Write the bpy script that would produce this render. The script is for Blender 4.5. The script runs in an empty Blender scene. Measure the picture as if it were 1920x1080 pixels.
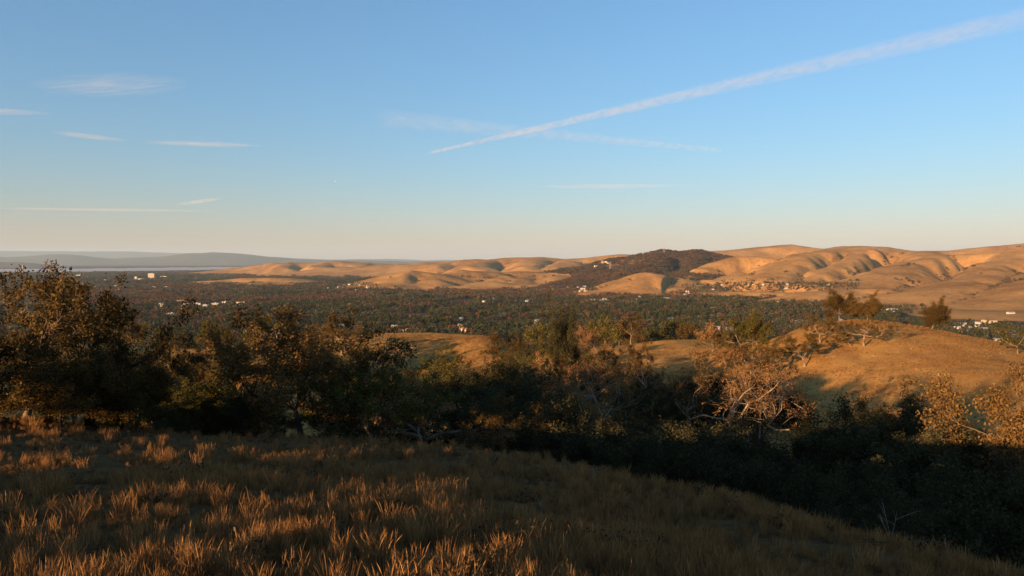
import bpy, math, random
import numpy as np

# ------------------------------------------------------------------ camera, sky, sun, exposure
R = math.radians
SC = bpy.context.scene
COL = SC.collection
F = 1330.0                      # focal length in pixels of the 1920 wide picture
HOR = 490.0                     # pixel row of the horizon
PITCH = math.atan((540 - HOR) / F)

cam_data = bpy.data.cameras.new('camera')
cam_data.sensor_width = 36.0
cam_data.lens = F / 1920 * 36
cam_data.clip_start = 0.1
cam_data.clip_end = 400000
cam = bpy.data.objects.new('camera', cam_data)
COL.objects.link(cam)
cam.location = (0, 0, 0)
cam.rotation_euler = (math.pi / 2 - PITCH, 0, 0)
SC.camera = cam

SUN_EL = 9.5
SUN_AZ = 43.0                   # the light travels towards this angle right of the view axis
w = bpy.data.worlds.new('World')
SC.world = w
w.use_nodes = True
nt = w.node_tree
sky = nt.nodes.new('ShaderNodeTexSky')
sky.sky_type = 'NISHITA'
sky.sun_disc = False
sky.sun_elevation = R(SUN_EL)
sky.sun_rotation = R(180 + SUN_AZ)
sky.altitude = 150
sky.air_density = 1.4
sky.dust_density = 0.3
sky.ozone_density = 8.0
nt.nodes['Background'].inputs['Strength'].default_value = 0.12
wb = nt.nodes.new('ShaderNodeMix'); wb.data_type = 'RGBA'; wb.blend_type = 'MULTIPLY'     # white balance of the picture
wb.inputs[0].default_value = 1.0; wb.inputs[7].default_value = (1.57, 1.025, 0.865, 1)
gm = nt.nodes.new('ShaderNodeGamma'); gm.inputs[1].default_value = 0.80
nt.links.new(sky.outputs[0], gm.inputs[0]); nt.links.new(gm.outputs[0], wb.inputs[6]); nt.links.new(wb.outputs[2], nt.nodes['Background'].inputs['Color'])

sd = bpy.data.lights.new('sun', 'SUN')
sd.energy = 5.0
sd.angle = R(0.53)
sd.color = (1.0, 0.60, 0.28)
sun = bpy.data.objects.new('sun', sd)
COL.objects.link(sun)
sun.rotation_euler = (R(90 - SUN_EL), 0, -R(SUN_AZ))   # local -Z points along the travel direction

SC.view_settings.view_transform = 'Standard'
SC.view_settings.look = 'None'
SC.view_settings.exposure = 1.5
SC.view_settings.gamma = 1.0
SC.render.engine = 'CYCLES'
SC.cycles.use_denoising = True
SC.cycles.max_bounces = 5
SC.cycles.diffuse_bounces = 3
SC.cycles.glossy_bounces = 2
SC.cycles.transmission_bounces = 2
SC.cycles.transparent_max_bounces = 8
SC.cycles.volume_bounces = 0
SC.cycles.volume_max_steps = 256

# ------------------------------------------------------------------ maths helpers
rng = np.random.default_rng(7)
cp, sp = math.cos(PITCH), math.sin(PITCH)


def P(px, py, d):
    """world point seen at pixel (px,py) of the 1920x1080 picture, d metres ahead"""
    u, v = (px - 960) / F, (540 - py) / F
    dy, dz = cp + v * sp, -sp + v * cp
    s = d / dy
    return (u * s, d, dz * s)


def PX(x, y):
    return 960 + F * x / np.maximum(y, 1e-3)


def pix(x, y, z):
    dpt = y * cp - z * sp
    return 960 + F * x / dpt, 540 - F * (y * sp + z * cp) / dpt


def hsh(ix, iy, seed):
    h = (ix.astype(np.int64) * 374761393 + iy.astype(np.int64) * 668265263 + seed * 1274126177) & 0xFFFFFFFF
    h = ((h ^ (h >> 13)) * 1274126177) & 0xFFFFFFFF
    return ((h ^ (h >> 16)) & 0xFFFF) / 65535.0


def vnoise(x, y, seed=0):
    xi, yi = np.floor(x), np.floor(y)
    fx, fy = x - xi, y - yi
    fx = fx * fx * fx * (fx * (fx * 6 - 15) + 10)
    fy = fy * fy * fy * (fy * (fy * 6 - 15) + 10)
    a, b = hsh(xi, yi, seed), hsh(xi + 1, yi, seed)
    c, d = hsh(xi, yi + 1, seed), hsh(xi + 1, yi + 1, seed)
    return (a * (1 - fx) + b * fx) * (1 - fy) + (c * (1 - fx) + d * fx) * fy - 0.5


def fbm(x, y, seed=0, octv=4):
    s, a, t = 0, 1.0, 0
    for i in range(octv):
        s = s + a * vnoise(x * 2 ** i + 17.3 * i, y * 2 ** i - 9.1 * i, seed + i)
        a *= 0.5
    return s


def sstep(a, b, x):
    t = np.clip((x - a) / (b - a), 0, 1)
    return t * t * (3 - 2 * t)


# ------------------------------------------------------------------ terrain: near part (thin plate spline)
FLOOR = -170.0
CTRL = [P(*c) for c in [
    # foreground hill
    (0, 1080, 9), (480, 1080, 9), (960, 1080, 9.5), (1500, 1080, 12.5), (0, 900, 20), (400, 900, 21), (900, 945, 18), (1250, 985, 19),
    (-600, 880, 20), (-300, 790, 36), (0, 783, 38), (300, 808, 45), (600, 826, 50), (850, 844, 46), (1100, 884, 38), (1400, 950, 27),
    (1700, 1042, 18.5), (1850, 1085, 14.5),
    (0, 838, 28), (150, 834, 31), (300, 838, 32), (450, 842, 34), (600, 849, 34), (750, 858, 34), (850, 864, 32), (1000, 884, 30),
    (300, 814, 39), (450, 820, 42), (600, 829, 43), (750, 840, 41), (850, 848, 39), (1000, 868, 35), (1100, 886, 33), (600, 905, 22), (300, 890, 22),
    # bench behind the crest, lit through the trees
    (480, 800, 84), (700, 800, 92), (860, 806, 90), (300, 800, 90), (100, 760, 90), (-200, 700, 90),
    # meadow
    (690, 640, 186), (720, 630, 194), (820, 628, 198), (930, 632, 195), (850, 676, 176), (740, 668, 178), (930, 678, 174), (850, 712, 158), (740, 716, 150), (940, 716, 156),
    (300, 668, 170), (340, 660, 190), (100, 640, 190), (-300, 620, 200),
    (700, 700, 130), (400, 705, 130),
    # knoll
    (1400, 656, 172), (1450, 629, 180), (1520, 606, 182), (1580, 598, 180), (1700, 609, 174), (1800, 634, 164), (1920, 667, 148), (2100, 710, 132),
    (1600, 645, 155), (1750, 655, 146), (1600, 680, 140), (1600, 720, 127), (1800, 710, 122), (1450, 690, 145), (1420, 725, 130),
    (1600, 800, 102), (1780, 800, 96), (1500, 830, 92), (1920, 760, 100),
    # lower spine left of the knoll
    (1150, 720, 135), (1190, 700, 150), (1240, 670, 175), (1290, 645, 205), (1180, 652, 232), (1260, 641, 240), (1110, 655, 228), (1060, 690, 200),
    (1340, 690, 160), (1300, 740, 120),
    (1350, 640, 250), (1375, 672, 222), (1400, 664, 235), (1330, 700, 165),
    # belt of trees beyond
    (1250, 668, 330), (1400, 655, 350), (1100, 665, 330), (1000, 690, 300),
]]
CTRL += [(0, 0, -3.4), (0, -30, -3), (-15, 5, -3.2), (-40, 10, -3.6), (-60, 40, -5), (-62, 62, -9), (-60, -40, -1), (60, -40, -22), (-120, 0, 0), (-120, 80, -20),
         (16, 5, -8), (25, 15, -15), (40, 22, -24), (26, 34, -20), (20, 45, -22.5), (8, 60, -23), (0, 70, -22.5), (40, 38, -22.5), (50, 62, -24), (60, 40, -23),
         (30, 70, -23), (18, 85, -22), (80, 60, -24), (110, 90, -27), (100, 20, -30), (38, 53, -21.8),
         (-25, 60, -16), (-40, 62, -15), (-14, 60, -17.5),
         (-60, 300, -50), (0, 420, -78), (-150, 420, -78), (120, 420, -72), (220, 400, -66), (300, 330, -66), (170, 245, -36), (130, 235, -32), (90, 265, -38), (110, 300, -46),
         (-250, 300, -60), (320, 150, -50), (-300, 0, -12), (300, -50, -60), (0, -300, -10), (-300, -200, -8), (0, 800, -150), (-500, 650, -150), (500, 650, -150),
         (800, 0, -150), (-800, 0, -60), (0, -900, -40), (650, -500, -120), (-650, -500, -40)]
CTRL = np.array(CTRL)


def warp(x, y):
    r = np.sqrt(x * x + y * y) + 1e-6
    k = (r + 6) ** -0.42
    return x * k, y * k


def _phi(d2):
    return 0.5 * d2 * np.log(d2 + 1e-9)


_cx, _cy = warp(CTRL[:, 0], CTRL[:, 1])
_n = len(CTRL)
_A = np.zeros((_n + 3, _n + 3))
_A[:_n, :_n] = _phi((_cx[:, None] - _cx) ** 2 + (_cy[:, None] - _cy) ** 2) + np.eye(_n) * 0.02
_A[:_n, _n] = 1; _A[:_n, _n + 1] = _cx; _A[:_n, _n + 2] = _cy
_A[_n:, :_n] = _A[:_n, _n:].T
_W = np.linalg.solve(_A, np.concatenate([CTRL[:, 2], np.zeros(3)]))


def H_near(x, y):
    wx, wy = warp(x, y)
    out = _W[_n] + _W[_n + 1] * wx + _W[_n + 2] * wy
    for i in range(_n):
        out = out + _W[i] * _phi((wx - _cx[i]) ** 2 + (wy - _cy[i]) ** 2)
    r = np.sqrt(x * x + y * y)
    out = out + 0.10 * fbm(x / 1.3, y / 1.3, 3, 3) * sstep(4, 8, r)
    out = out + (0.22 + 0.3 * sstep(50, 90, r)) * fbm(x / 9, y / 9, 5, 3) * sstep(8, 30, r) + 1.6 * fbm(x / 38, y / 38, 8, 3) * sstep(60, 140, r)
    return out


# ------------------------------------------------------------------ terrain: far hills as ridge lines
RIDGES = [
    ('back', 800, [(1280, 478, 7600), (1320, 471, 7500), (1400, 467, 7500), (1480, 458, 7600), (1550, 468, 7500), (1600, 461, 7600), (1660, 463, 7500),
                    (1720, 471, 7300), (1780, 470, 7200), (1850, 463, 7000), (1920, 456, 6800), (2050, 450, 6800), (2300, 450, 6800)]),
    ('right', 330, [(1340, 506, 4400), (1390, 492, 4700), (1460, 488, 4900), (1530, 480, 5000), (1600, 474, 5000), (1680, 472, 4950), (1740, 472, 4850),
                    (1800, 479, 4750), (1860, 474, 4600), (1920, 467, 4500), (2050, 457, 4400), (2300, 450, 4200)]),
    ('right', 175, [(1330, 503, 4250), (1390, 481, 4480), (1425, 479, 4520), (1455, 486, 4520)]),
    ('right', 200, [(1640, 468, 4850), (1565, 468, 4800), (1515, 476, 4450), (1475, 495, 4050), (1442, 520, 3650)]),
    ('right', 135, [(1612, 476, 4550), (1585, 494, 4080), (1552, 513, 3720), (1528, 530, 3480)]),
    ('right', 200, [(1752, 470, 4700), (1728, 480, 4350), (1692, 498, 3850), (1652, 516, 3450), (1612, 534, 3180)]),
    ('right', 205, [(1920, 466, 4300), (1885, 490, 3900), (1842, 512, 3500), (1782, 536, 3050), (1705, 555, 2780), (1640, 570, 2650)]),
    ('right', 175, [(2045, 470, 4000), (1990, 505, 3400), (1935, 535, 2950), (1880, 560, 2650), (1820, 580, 2430)]),
    ('right', 200, [(2200, 500, 3300), (2080, 545, 2700), (1985, 577, 2330)]),
    ('right', 260, [(1690, 588, 2250), (1800, 586, 2200), (1900, 589, 2150), (2100, 590, 2100)]),
    ('right', 150, [(1475, 563, 2850), (1540, 549, 2950), (1610, 540, 3050), (1680, 544, 3100)]),
    ('right', 210, [(1340, 525, 3900), (1395, 514, 3950), (1440, 518, 3950)]),
    ('right', 110, [(1290, 553, 3380), (1380, 546, 3360), (1470, 548, 3300)]),
    ('front', 230, [(1050, 557, 3450), (1130, 541, 3600), (1180, 527, 3700), (1212, 514, 3750), (1260, 523, 3800), (1335, 547, 3500)]),
    ('front', 130, [(1212, 514, 3750), (1190, 535, 3560), (1180, 550, 3430)]),
    ('scrub', 420, [(1070, 507, 5200), (1130, 493, 5200), (1180, 481, 5200), (1240, 470, 5200), (1275, 474, 5200), (1310, 470, 5200), (1350, 477, 5100), (1400, 490, 4900)]),
    ('scrub', 210, [(1240, 470, 5200), (1222, 490, 4700), (1185, 508, 4250)]),
    ('scrub', 220, [(1315, 470, 5200), (1310, 495, 4600), (1290, 515, 4200)]),
    ('scrub', 220, [(1135, 493, 5200), (1125, 510, 4700), (1090, 527, 4250)]),
    ('scrub', 160, [(1360, 490, 4800), (1370, 505, 4400), (1340, 518, 4100)]),
    ('mid', 330, [(920, 513, 5200), (990, 510, 5200), (1040, 512, 5100), (1065, 520, 4800)]),
    ('mid', 190, [(895, 541, 4250), (960, 531, 4400), (1010, 533, 4400), (1055, 537, 4300)]),
    ('mid', 140, [(990, 510, 5200), (975, 522, 4800), (985, 534, 4350)]),
    ('mid', 270, [(685, 537, 4300), (730, 516, 4600), (770, 507, 4700), (830, 514, 4700)]),
    ('mid', 150, [(770, 507, 4700), (752, 522, 4400), (742, 536, 4150)]),
    ('mid', 240, [(850, 513, 4800), (880, 507, 4900), (925, 512, 4900)]),
    ('mid', 150, [(822, 520, 4550), (812, 530, 4300), (795, 542, 4100)]),
    ('mid', 150, [(875, 536, 4180), (930, 528, 4350), (965, 531, 4400)]),
    ('mid', 800, [(660, 502, 8500), (760, 496, 8500), (830, 492, 8300), (870, 488, 8300), (920, 487, 8200), (960, 484, 8200), (1010, 482, 8100), (1050, 486, 8100),
                  (1090, 485, 8000), (1160, 477, 7800), (1200, 478, 7600), (1300, 476, 7600)]),
    ('mid', 300, [(920, 487, 8200), (905, 493, 7500), (890, 500, 6900)]),
    ('mid', 300, [(1010, 482, 8100), (1000, 490, 7300), (985, 499, 6600)]),
    ('mid', 300, [(1060, 486, 8100), (1065, 494, 7200), (1050, 503, 6300)]),
    ('mid', 300, [(840, 492, 8300), (830, 498, 7600)]),
    ('far', 560, [(465, 502, 9500), (520, 495, 9500), (560, 492, 9400), (600, 492, 9400), (640, 491, 9400), (680, 493, 9500), (730, 496, 9600)]),
    ('far', 260, [(545, 492, 9400), (530, 500, 8700)]),
    ('far', 260, [(605, 491, 9400), (600, 500, 8600)]),
    ('far', 260, [(685, 492, 9500), (670, 500, 8700)]),
    ('low', 130, [(365, 528, 5400), (420, 525, 5300), (450, 522, 5300), (500, 521, 5300), (560, 523, 5300), (605, 528, 5300)]),
    ('low', 100, [(450, 531, 4980), (520, 529, 4980), (570, 531, 4980)]),
]
GROUPS = ['back', 'right', 'front', 'scrub', 'mid', 'far', 'low']


def H_far(x, y, want_group=False):
    big = sstep(2200, 5000, np.sqrt(x * x + y * y))
    wx = x + (40 + 70 * big) * fbm(x / 420, y / 420, 21, 3) + 30 * fbm(x / 120, y / 120, 23, 2)
    wy = y + (50 + 90 * big) * fbm(x / 420, y / 420, 31, 3) + 40 * fbm(x / 120, y / 120, 33, 2)
    h = np.zeros_like(x)
    gid = np.zeros(x.shape, int) - 1
    best = np.full(x.shape, 3.0)
    for g, wd, pts in RIDGES:
        q = np.array([P(*p) for p in pts])
        q[:, 2] -= FLOOR
        hi = np.zeros_like(x)
        sel = (np.abs(wx - q[:, 0].mean()) < (np.ptp(q[:, 0]) / 2 + 4 * wd)) & (np.abs(wy - q[:, 1].mean()) < (np.ptp(q[:, 1]) / 2 + 4 * wd))
        if not sel.any():
            continue
        X, Y = wx[sel], wy[sel]
        bd = np.full(X.shape, 1e12)
        bz = np.zeros(X.shape)
        for a, b in zip(q[:-1], q[1:]):
            ab = b[:2] - a[:2]
            t = np.clip(((X - a[0]) * ab[0] + (Y - a[1]) * ab[1]) / (ab @ ab), 0, 1)
            d2 = (X - a[0] - t * ab[0]) ** 2 + (Y - a[1] - t * ab[1]) ** 2
            ts = t
            z = a[2] + ts * (b[2] - a[2])
            m = d2 < bd
            bd = np.where(m, d2, bd); bz = np.where(m, z, bz)
        dd = np.sqrt(bd) / wd
        cap = (np.sqrt(dd * dd + 0.03) - 0.173) ** 2
        if g == 'right' and wd < 320:                        # a spur: full round back, steep flanks
            hi[sel] = bz * np.exp(-(cap * 1.4) ** 1.3)
        else:
            hi[sel] = bz * np.exp(-cap * (1.5 if g == 'right' else 1.25))
        k = np.minimum(6, 0.2 * np.minimum(h, hi) + 0.01)
        h = np.maximum(h, hi) + np.maximum(k - np.abs(h - hi), 0) ** 2 / (4 * k)
        m = hi > best
        best = np.where(m, hi, best)
        gid = np.where(m, GROUPS.index(g), gid)
    sa, sb = 0.88 * x - 0.47 * y, 0.47 * x + 0.88 * y       # spurs run down towards the valley, with sharp gullies between round backs
    bil = np.abs(fbm(sa / 420 + 2.2, sb / 1500 + 0.7, 41, 2)) * 2
    bil2 = np.abs(fbm(sa / 170 + 7.7, sb / 420 + 3.1, 43, 2)) * 2
    wgt = 1 - 0.85 * sstep(140, 235, h)
    wgt = wgt * np.where(gid == GROUPS.index('right'), 0.35, np.where(gid == GROUPS.index('scrub'), 1.0, 0.5))
    h = h + np.minimum(h, 150) * wgt * (0.34 * (np.minimum(bil, 0.75) - 0.30) + 0.12 * (bil2 - 0.3) + 0.03 * fbm(x / 90, y / 90, 47, 3))
    z = FLOOR + h + 1.5 * fbm(x / 500, y / 500, 51, 2)
    return (z, gid) if want_group else z


def H(x, y):
    x = np.asarray(x, float); y = np.asarray(y, float)
    r = np.sqrt(x * x + y * y)
    t = sstep(420, 1050, r)
    out = np.zeros(np.broadcast(x, y).shape)
    x, y, t = [np.broadcast_to(a, out.shape) for a in (x, y, t)]
    n, f = t < 1, t > 0
    if n.any():
        out[n] += (1 - t[n]) * H_near(x[n], y[n])
    if f.any():
        out[f] += t[f] * H_far(x[f], y[f])
    return out


def march(px, py, d0, d1, n=500):
    """first distance at which the sight line through a pixel meets the ground"""
    d = np.geomspace(d0, d1, n)
    p = P(px, py, 1.0)
    hit = np.nonzero(H(d * p[0], d) >= d * p[2])[0]
    return float(d[hit[0]]) if len(hit) else None


def h1(x, y):
    return float(H(np.array([x]), np.array([y]))[0])


# ------------------------------------------------------------------ object helpers
def mesh_np(name, verts, faces, mat=None, smooth=True):
    verts = np.asarray(verts, np.float32); faces = np.asarray(faces, np.int32)
    k = faces.shape[1]
    me = bpy.data.meshes.new(name)
    me.vertices.add(len(verts)); me.vertices.foreach_set('co', verts.ravel())
    me.loops.add(faces.size); me.loops.foreach_set('vertex_index', faces.ravel())
    me.polygons.add(len(faces))
    me.polygons.foreach_set('loop_start', np.arange(0, faces.size, k, dtype=np.int32))
    me.polygons.foreach_set('loop_total', np.full(len(faces), k, np.int32))
    me.polygons.foreach_set('use_smooth', np.full(len(faces), smooth))
    me.update(calc_edges=True)
    if mat:
        me.materials.append(mat)
    return me


def mesh_py(name, verts, faces, mat=None, smooth=False):
    me = bpy.data.meshes.new(name)
    me.from_pydata([tuple(v) for v in verts], [], faces)
    me.update()
    if smooth:
        me.polygons.foreach_set('use_smooth', np.full(len(me.polygons), True))
    if mat:
        me.materials.append(mat)
    return me


def obj(name, me, parent=None, loc=(0, 0, 0), rot=(0, 0, 0), scale=(1, 1, 1)):
    o = bpy.data.objects.new(name, me)
    COL.objects.link(o)
    o.location = loc; o.rotation_euler = rot; o.scale = scale
    if parent:
        o.parent = parent
    return o


def tag(o, label=None, cat=None, group=None, kind=None):
    if label: o['label'] = label
    if cat: o['category'] = cat
    if group: o['group'] = group
    if kind: o['kind'] = kind
    return o


# ------------------------------------------------------------------ materials
def new_mat(name):
    m = bpy.data.materials.new(name)
    m.use_nodes = True
    t = m.node_tree
    return m, t, t.nodes['Principled BSDF']


def N(t, typ, **kw):
    n = t.nodes.new(typ)
    for k, v in kw.items():
        setattr(n, k, v)
    return n


def ramp(t, src, stops):
    r = N(t, 'ShaderNodeValToRGB')
    e = r.color_ramp.elements
    while len(e) < len(stops):
        e.new(0.5)
    for el, (p, c) in zip(e, stops):
        el.position = p; el.color = (*c, 1)
    t.links.new(src, r.inputs[0])
    return r.outputs[0]


def noise(t, scale, detail=4, rough=0.6, vec=None, dist=0.0):
    n = N(t, 'ShaderNodeTexNoise')
    n.inputs['Scale'].default_value = scale
    n.inputs['Detail'].default_value = detail
    n.inputs['Roughness'].default_value = rough
    n.inputs['Distortion'].default_value = dist
    if vec is not None:
        t.links.new(vec, n.inputs['Vector'])
    return n.outputs['Fac']


def mixc(t, fac, a, b, blend='MIX'):
    m = N(t, 'ShaderNodeMix', data_type='RGBA', blend_type=blend)
    if isinstance(fac, float): m.inputs[0].default_value = fac
    else: t.links.new(fac, m.inputs[0])
    for s, v in ((6, a), (7, b)):
        if isinstance(v, tuple): m.inputs[s].default_value = (*v, 1)
        else: t.links.new(v, m.inputs[s])
    return m.outputs[2]


def pos(t):
    return N(t, 'ShaderNodeNewGeometry').outputs['Position']


def ground_mat(name, stops, s1, s2, s3, bump=0.3, bscale=3.0, bdist=0.1):
    """dry grass: three noise scales of colour and a fine relief"""
    m, t, b = new_mat(name)
    p = pos(t)
    f1, f2, f3 = noise(t, s1, 5, 0.6, p), noise(t, s2, 4, 0.65, p), noise(t, s3, 3, 0.7, p)
    add = N(t, 'ShaderNodeMath', operation='MULTIPLY_ADD'); add.inputs[1].default_value = 0.45
    t.links.new(f2, add.inputs[0])
    a2 = N(t, 'ShaderNodeMath', operation='MULTIPLY_ADD'); a2.inputs[1].default_value = 0.35
    t.links.new(f3, a2.inputs[0])
    a3 = N(t, 'ShaderNodeMath', operation='MULTIPLY'); a3.inputs[1].default_value = 0.3
    t.links.new(f1, a3.inputs[0]); t.links.new(a3.outputs[0], a2.inputs[2]); t.links.new(a2.outputs[0], add.inputs[2])
    c = ramp(t, add.outputs[0], stops)
    t.links.new(c, b.inputs['Base Color'])
    b.inputs['Roughness'].default_value = 1.0
    b.inputs['Specular IOR Level'].default_value = 0.0
    bp = N(t, 'ShaderNodeBump'); bp.inputs['Strength'].default_value = bump; bp.inputs['Distance'].default_value = bdist
    t.links.new(noise(t, bscale, 6, 0.75, p), bp.inputs['Height'])
    t.links.new(bp.outputs[0], b.inputs['Normal'])
    return m


STRAW = [(0.34, (0.15, 0.070, 0.022)), (0.50, (0.31, 0.158, 0.046)), (0.66, (0.43, 0.24, 0.074))]
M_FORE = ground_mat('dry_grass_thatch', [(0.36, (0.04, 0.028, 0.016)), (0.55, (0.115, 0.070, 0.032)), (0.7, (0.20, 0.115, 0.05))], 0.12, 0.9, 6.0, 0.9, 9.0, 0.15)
M_KNOLL = ground_mat('golden_grass', STRAW, 0.03, 0.25, 2.2, 0.6, 3.0, 0.2)
M_HILL = ground_mat('far_golden_grass', [(0.36, (0.15, 0.075, 0.027)), (0.5, (0.28, 0.148, 0.050)), (0.64, (0.41, 0.235, 0.082))], 0.0011, 0.006, 0.05, 0.4, 0.03, 6.0)
M_RAV = ground_mat('ravine_ground', [(0.35, (0.04, 0.028, 0.014)), (0.55, (0.10, 0.062, 0.028)), (0.7, (0.2, 0.12, 0.05))], 0.05, 0.3, 2.0, 0.6, 3.0, 0.2)  # dark tone puts the ravine shade into the ground colour
M_SCRUB = ground_mat('scrub_ground', [(0.40, (0.045, 0.030, 0.017)), (0.56, (0.07, 0.046, 0.024)), (0.66, (0.28, 0.15, 0.06))], 0.0030, 0.012, 0.06, 0.8, 0.05, 8.0)
M_VALLEY = ground_mat('valley_ground', [(0.38, (0.035, 0.032, 0.025)), (0.55, (0.06, 0.052, 0.036)), (0.70, (0.14, 0.085, 0.045))], 0.002, 0.01, 0.07, 0.2, 0.05, 2.0)
M_MOUNT = ground_mat('mountain_scrub', [(0.3, (0.05, 0.05, 0.04)), (0.6, (0.1, 0.08, 0.05))], 0.0003, 0.001, 0.01, 0.1, 0.003, 20.0)

# ------------------------------------------------------------------ terrain meshes, one polar grid, split into the pieces of land


def crest_d(px):
    return np.interp(px, [-600, 0, 300, 600, 850, 1100, 1400, 1700, 1850, 2200], [37, 38.5, 45.5, 51, 47.5, 39, 28, 19, 15, 11])


def is_fore(x, y):
    px = PX(x, y)
    front = (y > 2) & (y < crest_d(px) + 2.5) & (px < 2600)
    back = (y <= 2) & (x < 18) & (x * x + y * y < 60 ** 2)
    return front | back


def polar(thetas, radii):
    T, Rr = np.meshgrid(thetas, radii)
    x, y = Rr * np.sin(T), Rr * np.cos(T)
    return x, y


def split_build(x, y, z, region, mats):
    nr, nt_ = x.shape
    idx = np.arange(nr * nt_).reshape(nr, nt_)
    f = np.stack([idx[:-1, :-1], idx[:-1, 1:], idx[1:, 1:], idx[1:, :-1]], -1).reshape(-1, 4)[:, ::-1]
    rg = region[:-1, :-1].reshape(-1)
    V = np.stack([x, y, z], -1).reshape(-1, 3)
    for k, (nm, m, label) in mats.items():
        ff = f[rg == k]
        if not len(ff):
            continue
        u, inv = np.unique(ff, return_inverse=True)
        o = obj(nm, mesh_np(nm, V[u], inv.reshape(-1, 4), m))
        tag(o, label, None, None, 'structure')


th = np.unique(np.concatenate([np.radians(np.arange(-180, -80, 4)), np.radians(np.arange(-80, -42, 0.8)), np.radians(np.arange(-42, 42, 0.17)),
                               np.radians(np.arange(42, 80, 0.8)), np.radians(np.arange(80, 180.1, 4))]))
th[-1] = th[0] + 2 * math.pi
rad = np.concatenate([[0.02], np.geomspace(1.5, 1100, 400)])
X, Y = polar(th, rad)
Z = H(X, Y)
PXn = PX(X, Y)
HOR_TH = th.copy(); HOR_EL = np.where(np.sqrt(X * X + Y * Y) > 12, Z / np.sqrt(X * X + Y * Y), -9).max(0)
reg = np.full(X.shape, 3)
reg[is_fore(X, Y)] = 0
fr = Y > 3
reg[fr & (PXn > 1120) & (Y > 70) & (Y < 258) & ~is_fore(X, Y)] = 1
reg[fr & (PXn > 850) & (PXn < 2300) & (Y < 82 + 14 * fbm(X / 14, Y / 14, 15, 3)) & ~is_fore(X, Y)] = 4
reg[fr & (reg != 4) & (PXn > 420) & (PXn < 1010) & (Y > 70) & (Y < 225)] = 2
split_build(X, Y, Z, reg, {
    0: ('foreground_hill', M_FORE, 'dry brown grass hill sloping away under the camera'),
    1: ('knoll_hill', M_KNOLL, 'golden grass knoll with scattered oaks and a long shadow across it'),
    2: ('meadow_field', M_KNOLL, 'sunlit orange meadow beyond the oaks'),
    3: ('slope_terrain', M_KNOLL, 'dry grass slopes between and behind the near hills'),
    4: ('ravine_terrain', M_RAV, 'wooded ravine floor, its colour darkened for the shade under the trees')})

th = np.radians(np.concatenate([np.arange(-60, -40, 0.5), np.arange(-40, 40, 0.1), np.arange(40, 60.1, 0.5)]))
rad = np.geomspace(1095, 12500, 330)
X, Y = polar(th, rad)
Zf, gid = H_far(X, Y, True)
tt = sstep(420, 1050, np.sqrt(X * X + Y * Y))
Z = Zf * 1.0
reg = np.full(X.shape, 9)
hh = Zf - FLOOR
reg[(gid >= 0) & (hh > 5)] = 1
reg[(gid == GROUPS.index('scrub')) & (hh > 12)] = 2
split_build(X, Y, Z, reg, {
    9: ('valley_ground', M_VALLEY, 'flat valley floor filled with trees and a town'),
    1: ('golden_hills', M_HILL, 'rolling golden grass hills beyond the valley'),
    2: ('scrub_hill', M_SCRUB, 'hill covered in dark scrub with two rounded tops')})

# land sheet to the horizon, the bay and the mountains beyond it
th = np.radians(np.arange(-75, 75.1, 1.5))
rad = np.geomspace(12400, 68000, 30)
X, Y = polar(th, rad)
Z = np.full(X.shape, FLOOR - 0.6)
split_build(X, Y, Z, np.zeros(X.shape, int), {0: ('far_ground', M_VALLEY, 'far flat land reaching to the horizon')})
th = np.radians(np.concatenate([np.arange(-180, -60, 5), [-60]]))
for a0, a1 in ((60, 180), (-180, -60)):
    th = np.radians(np.linspace(a0, a1, 25))
    X, Y = polar(th, np.geomspace(1095, 68000, 12))
    split_build(X, Y, np.full(X.shape, FLOOR - 0.8), np.zeros(X.shape, int), {0: ('back_ground', M_VALLEY, 'flat land to the sides and behind')})

m, t, b = new_mat('bay_water')
b.inputs['Base Color'].default_value = (0.34, 0.30, 0.26, 1)
b.inputs['Roughness'].default_value = 0.6
bp = N(t, 'ShaderNodeBump'); bp.inputs['Strength'].default_value = 0.25; bp.inputs['Distance'].default_value = 4
t.links.new(noise(t, 0.02, 5, 0.6, pos(t)), bp.inputs['Height']); t.links.new(bp.outputs[0], b.inputs['Normal'])
shore_n = [(-400, 510.5), (0, 510), (150, 509.5), (300, 507.5), (420, 505.5), (520, 503.6), (620, 502.6)]
shore_f = [(-400, 503.0), (0, 504.2), (150, 503.6), (300, 502.0), (420, 500.8), (520, 500.0), (620, 499.8)]
pxs = np.linspace(-400, 620, 120)
vv = []
for arr in (shore_n, shore_f):
    ys = np.interp(pxs, [a[0] for a in arr], [a[1] for a in arr])
    for px_, py_ in zip(pxs, ys):
        py_ += 0.25 * math.sin(px_ * 0.09) + 0.2 * math.sin(px_ * 0.23)
        d = -FLOOR / ((py_ - HOR) / F)
        vv.append(((px_ - 960) / F * d, d, FLOOR + 0.8 if d > 12300 else FLOOR + 2.5))
n_ = len(pxs)
o = obj('bay_water', mesh_py('bay_water', vv, [(i, i + 1, n_ + i + 1, n_ + i) for i in range(n_ - 1)], m))
tag(o, 'pale strip of bay water below the blue mountains', None, None, 'structure')


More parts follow.
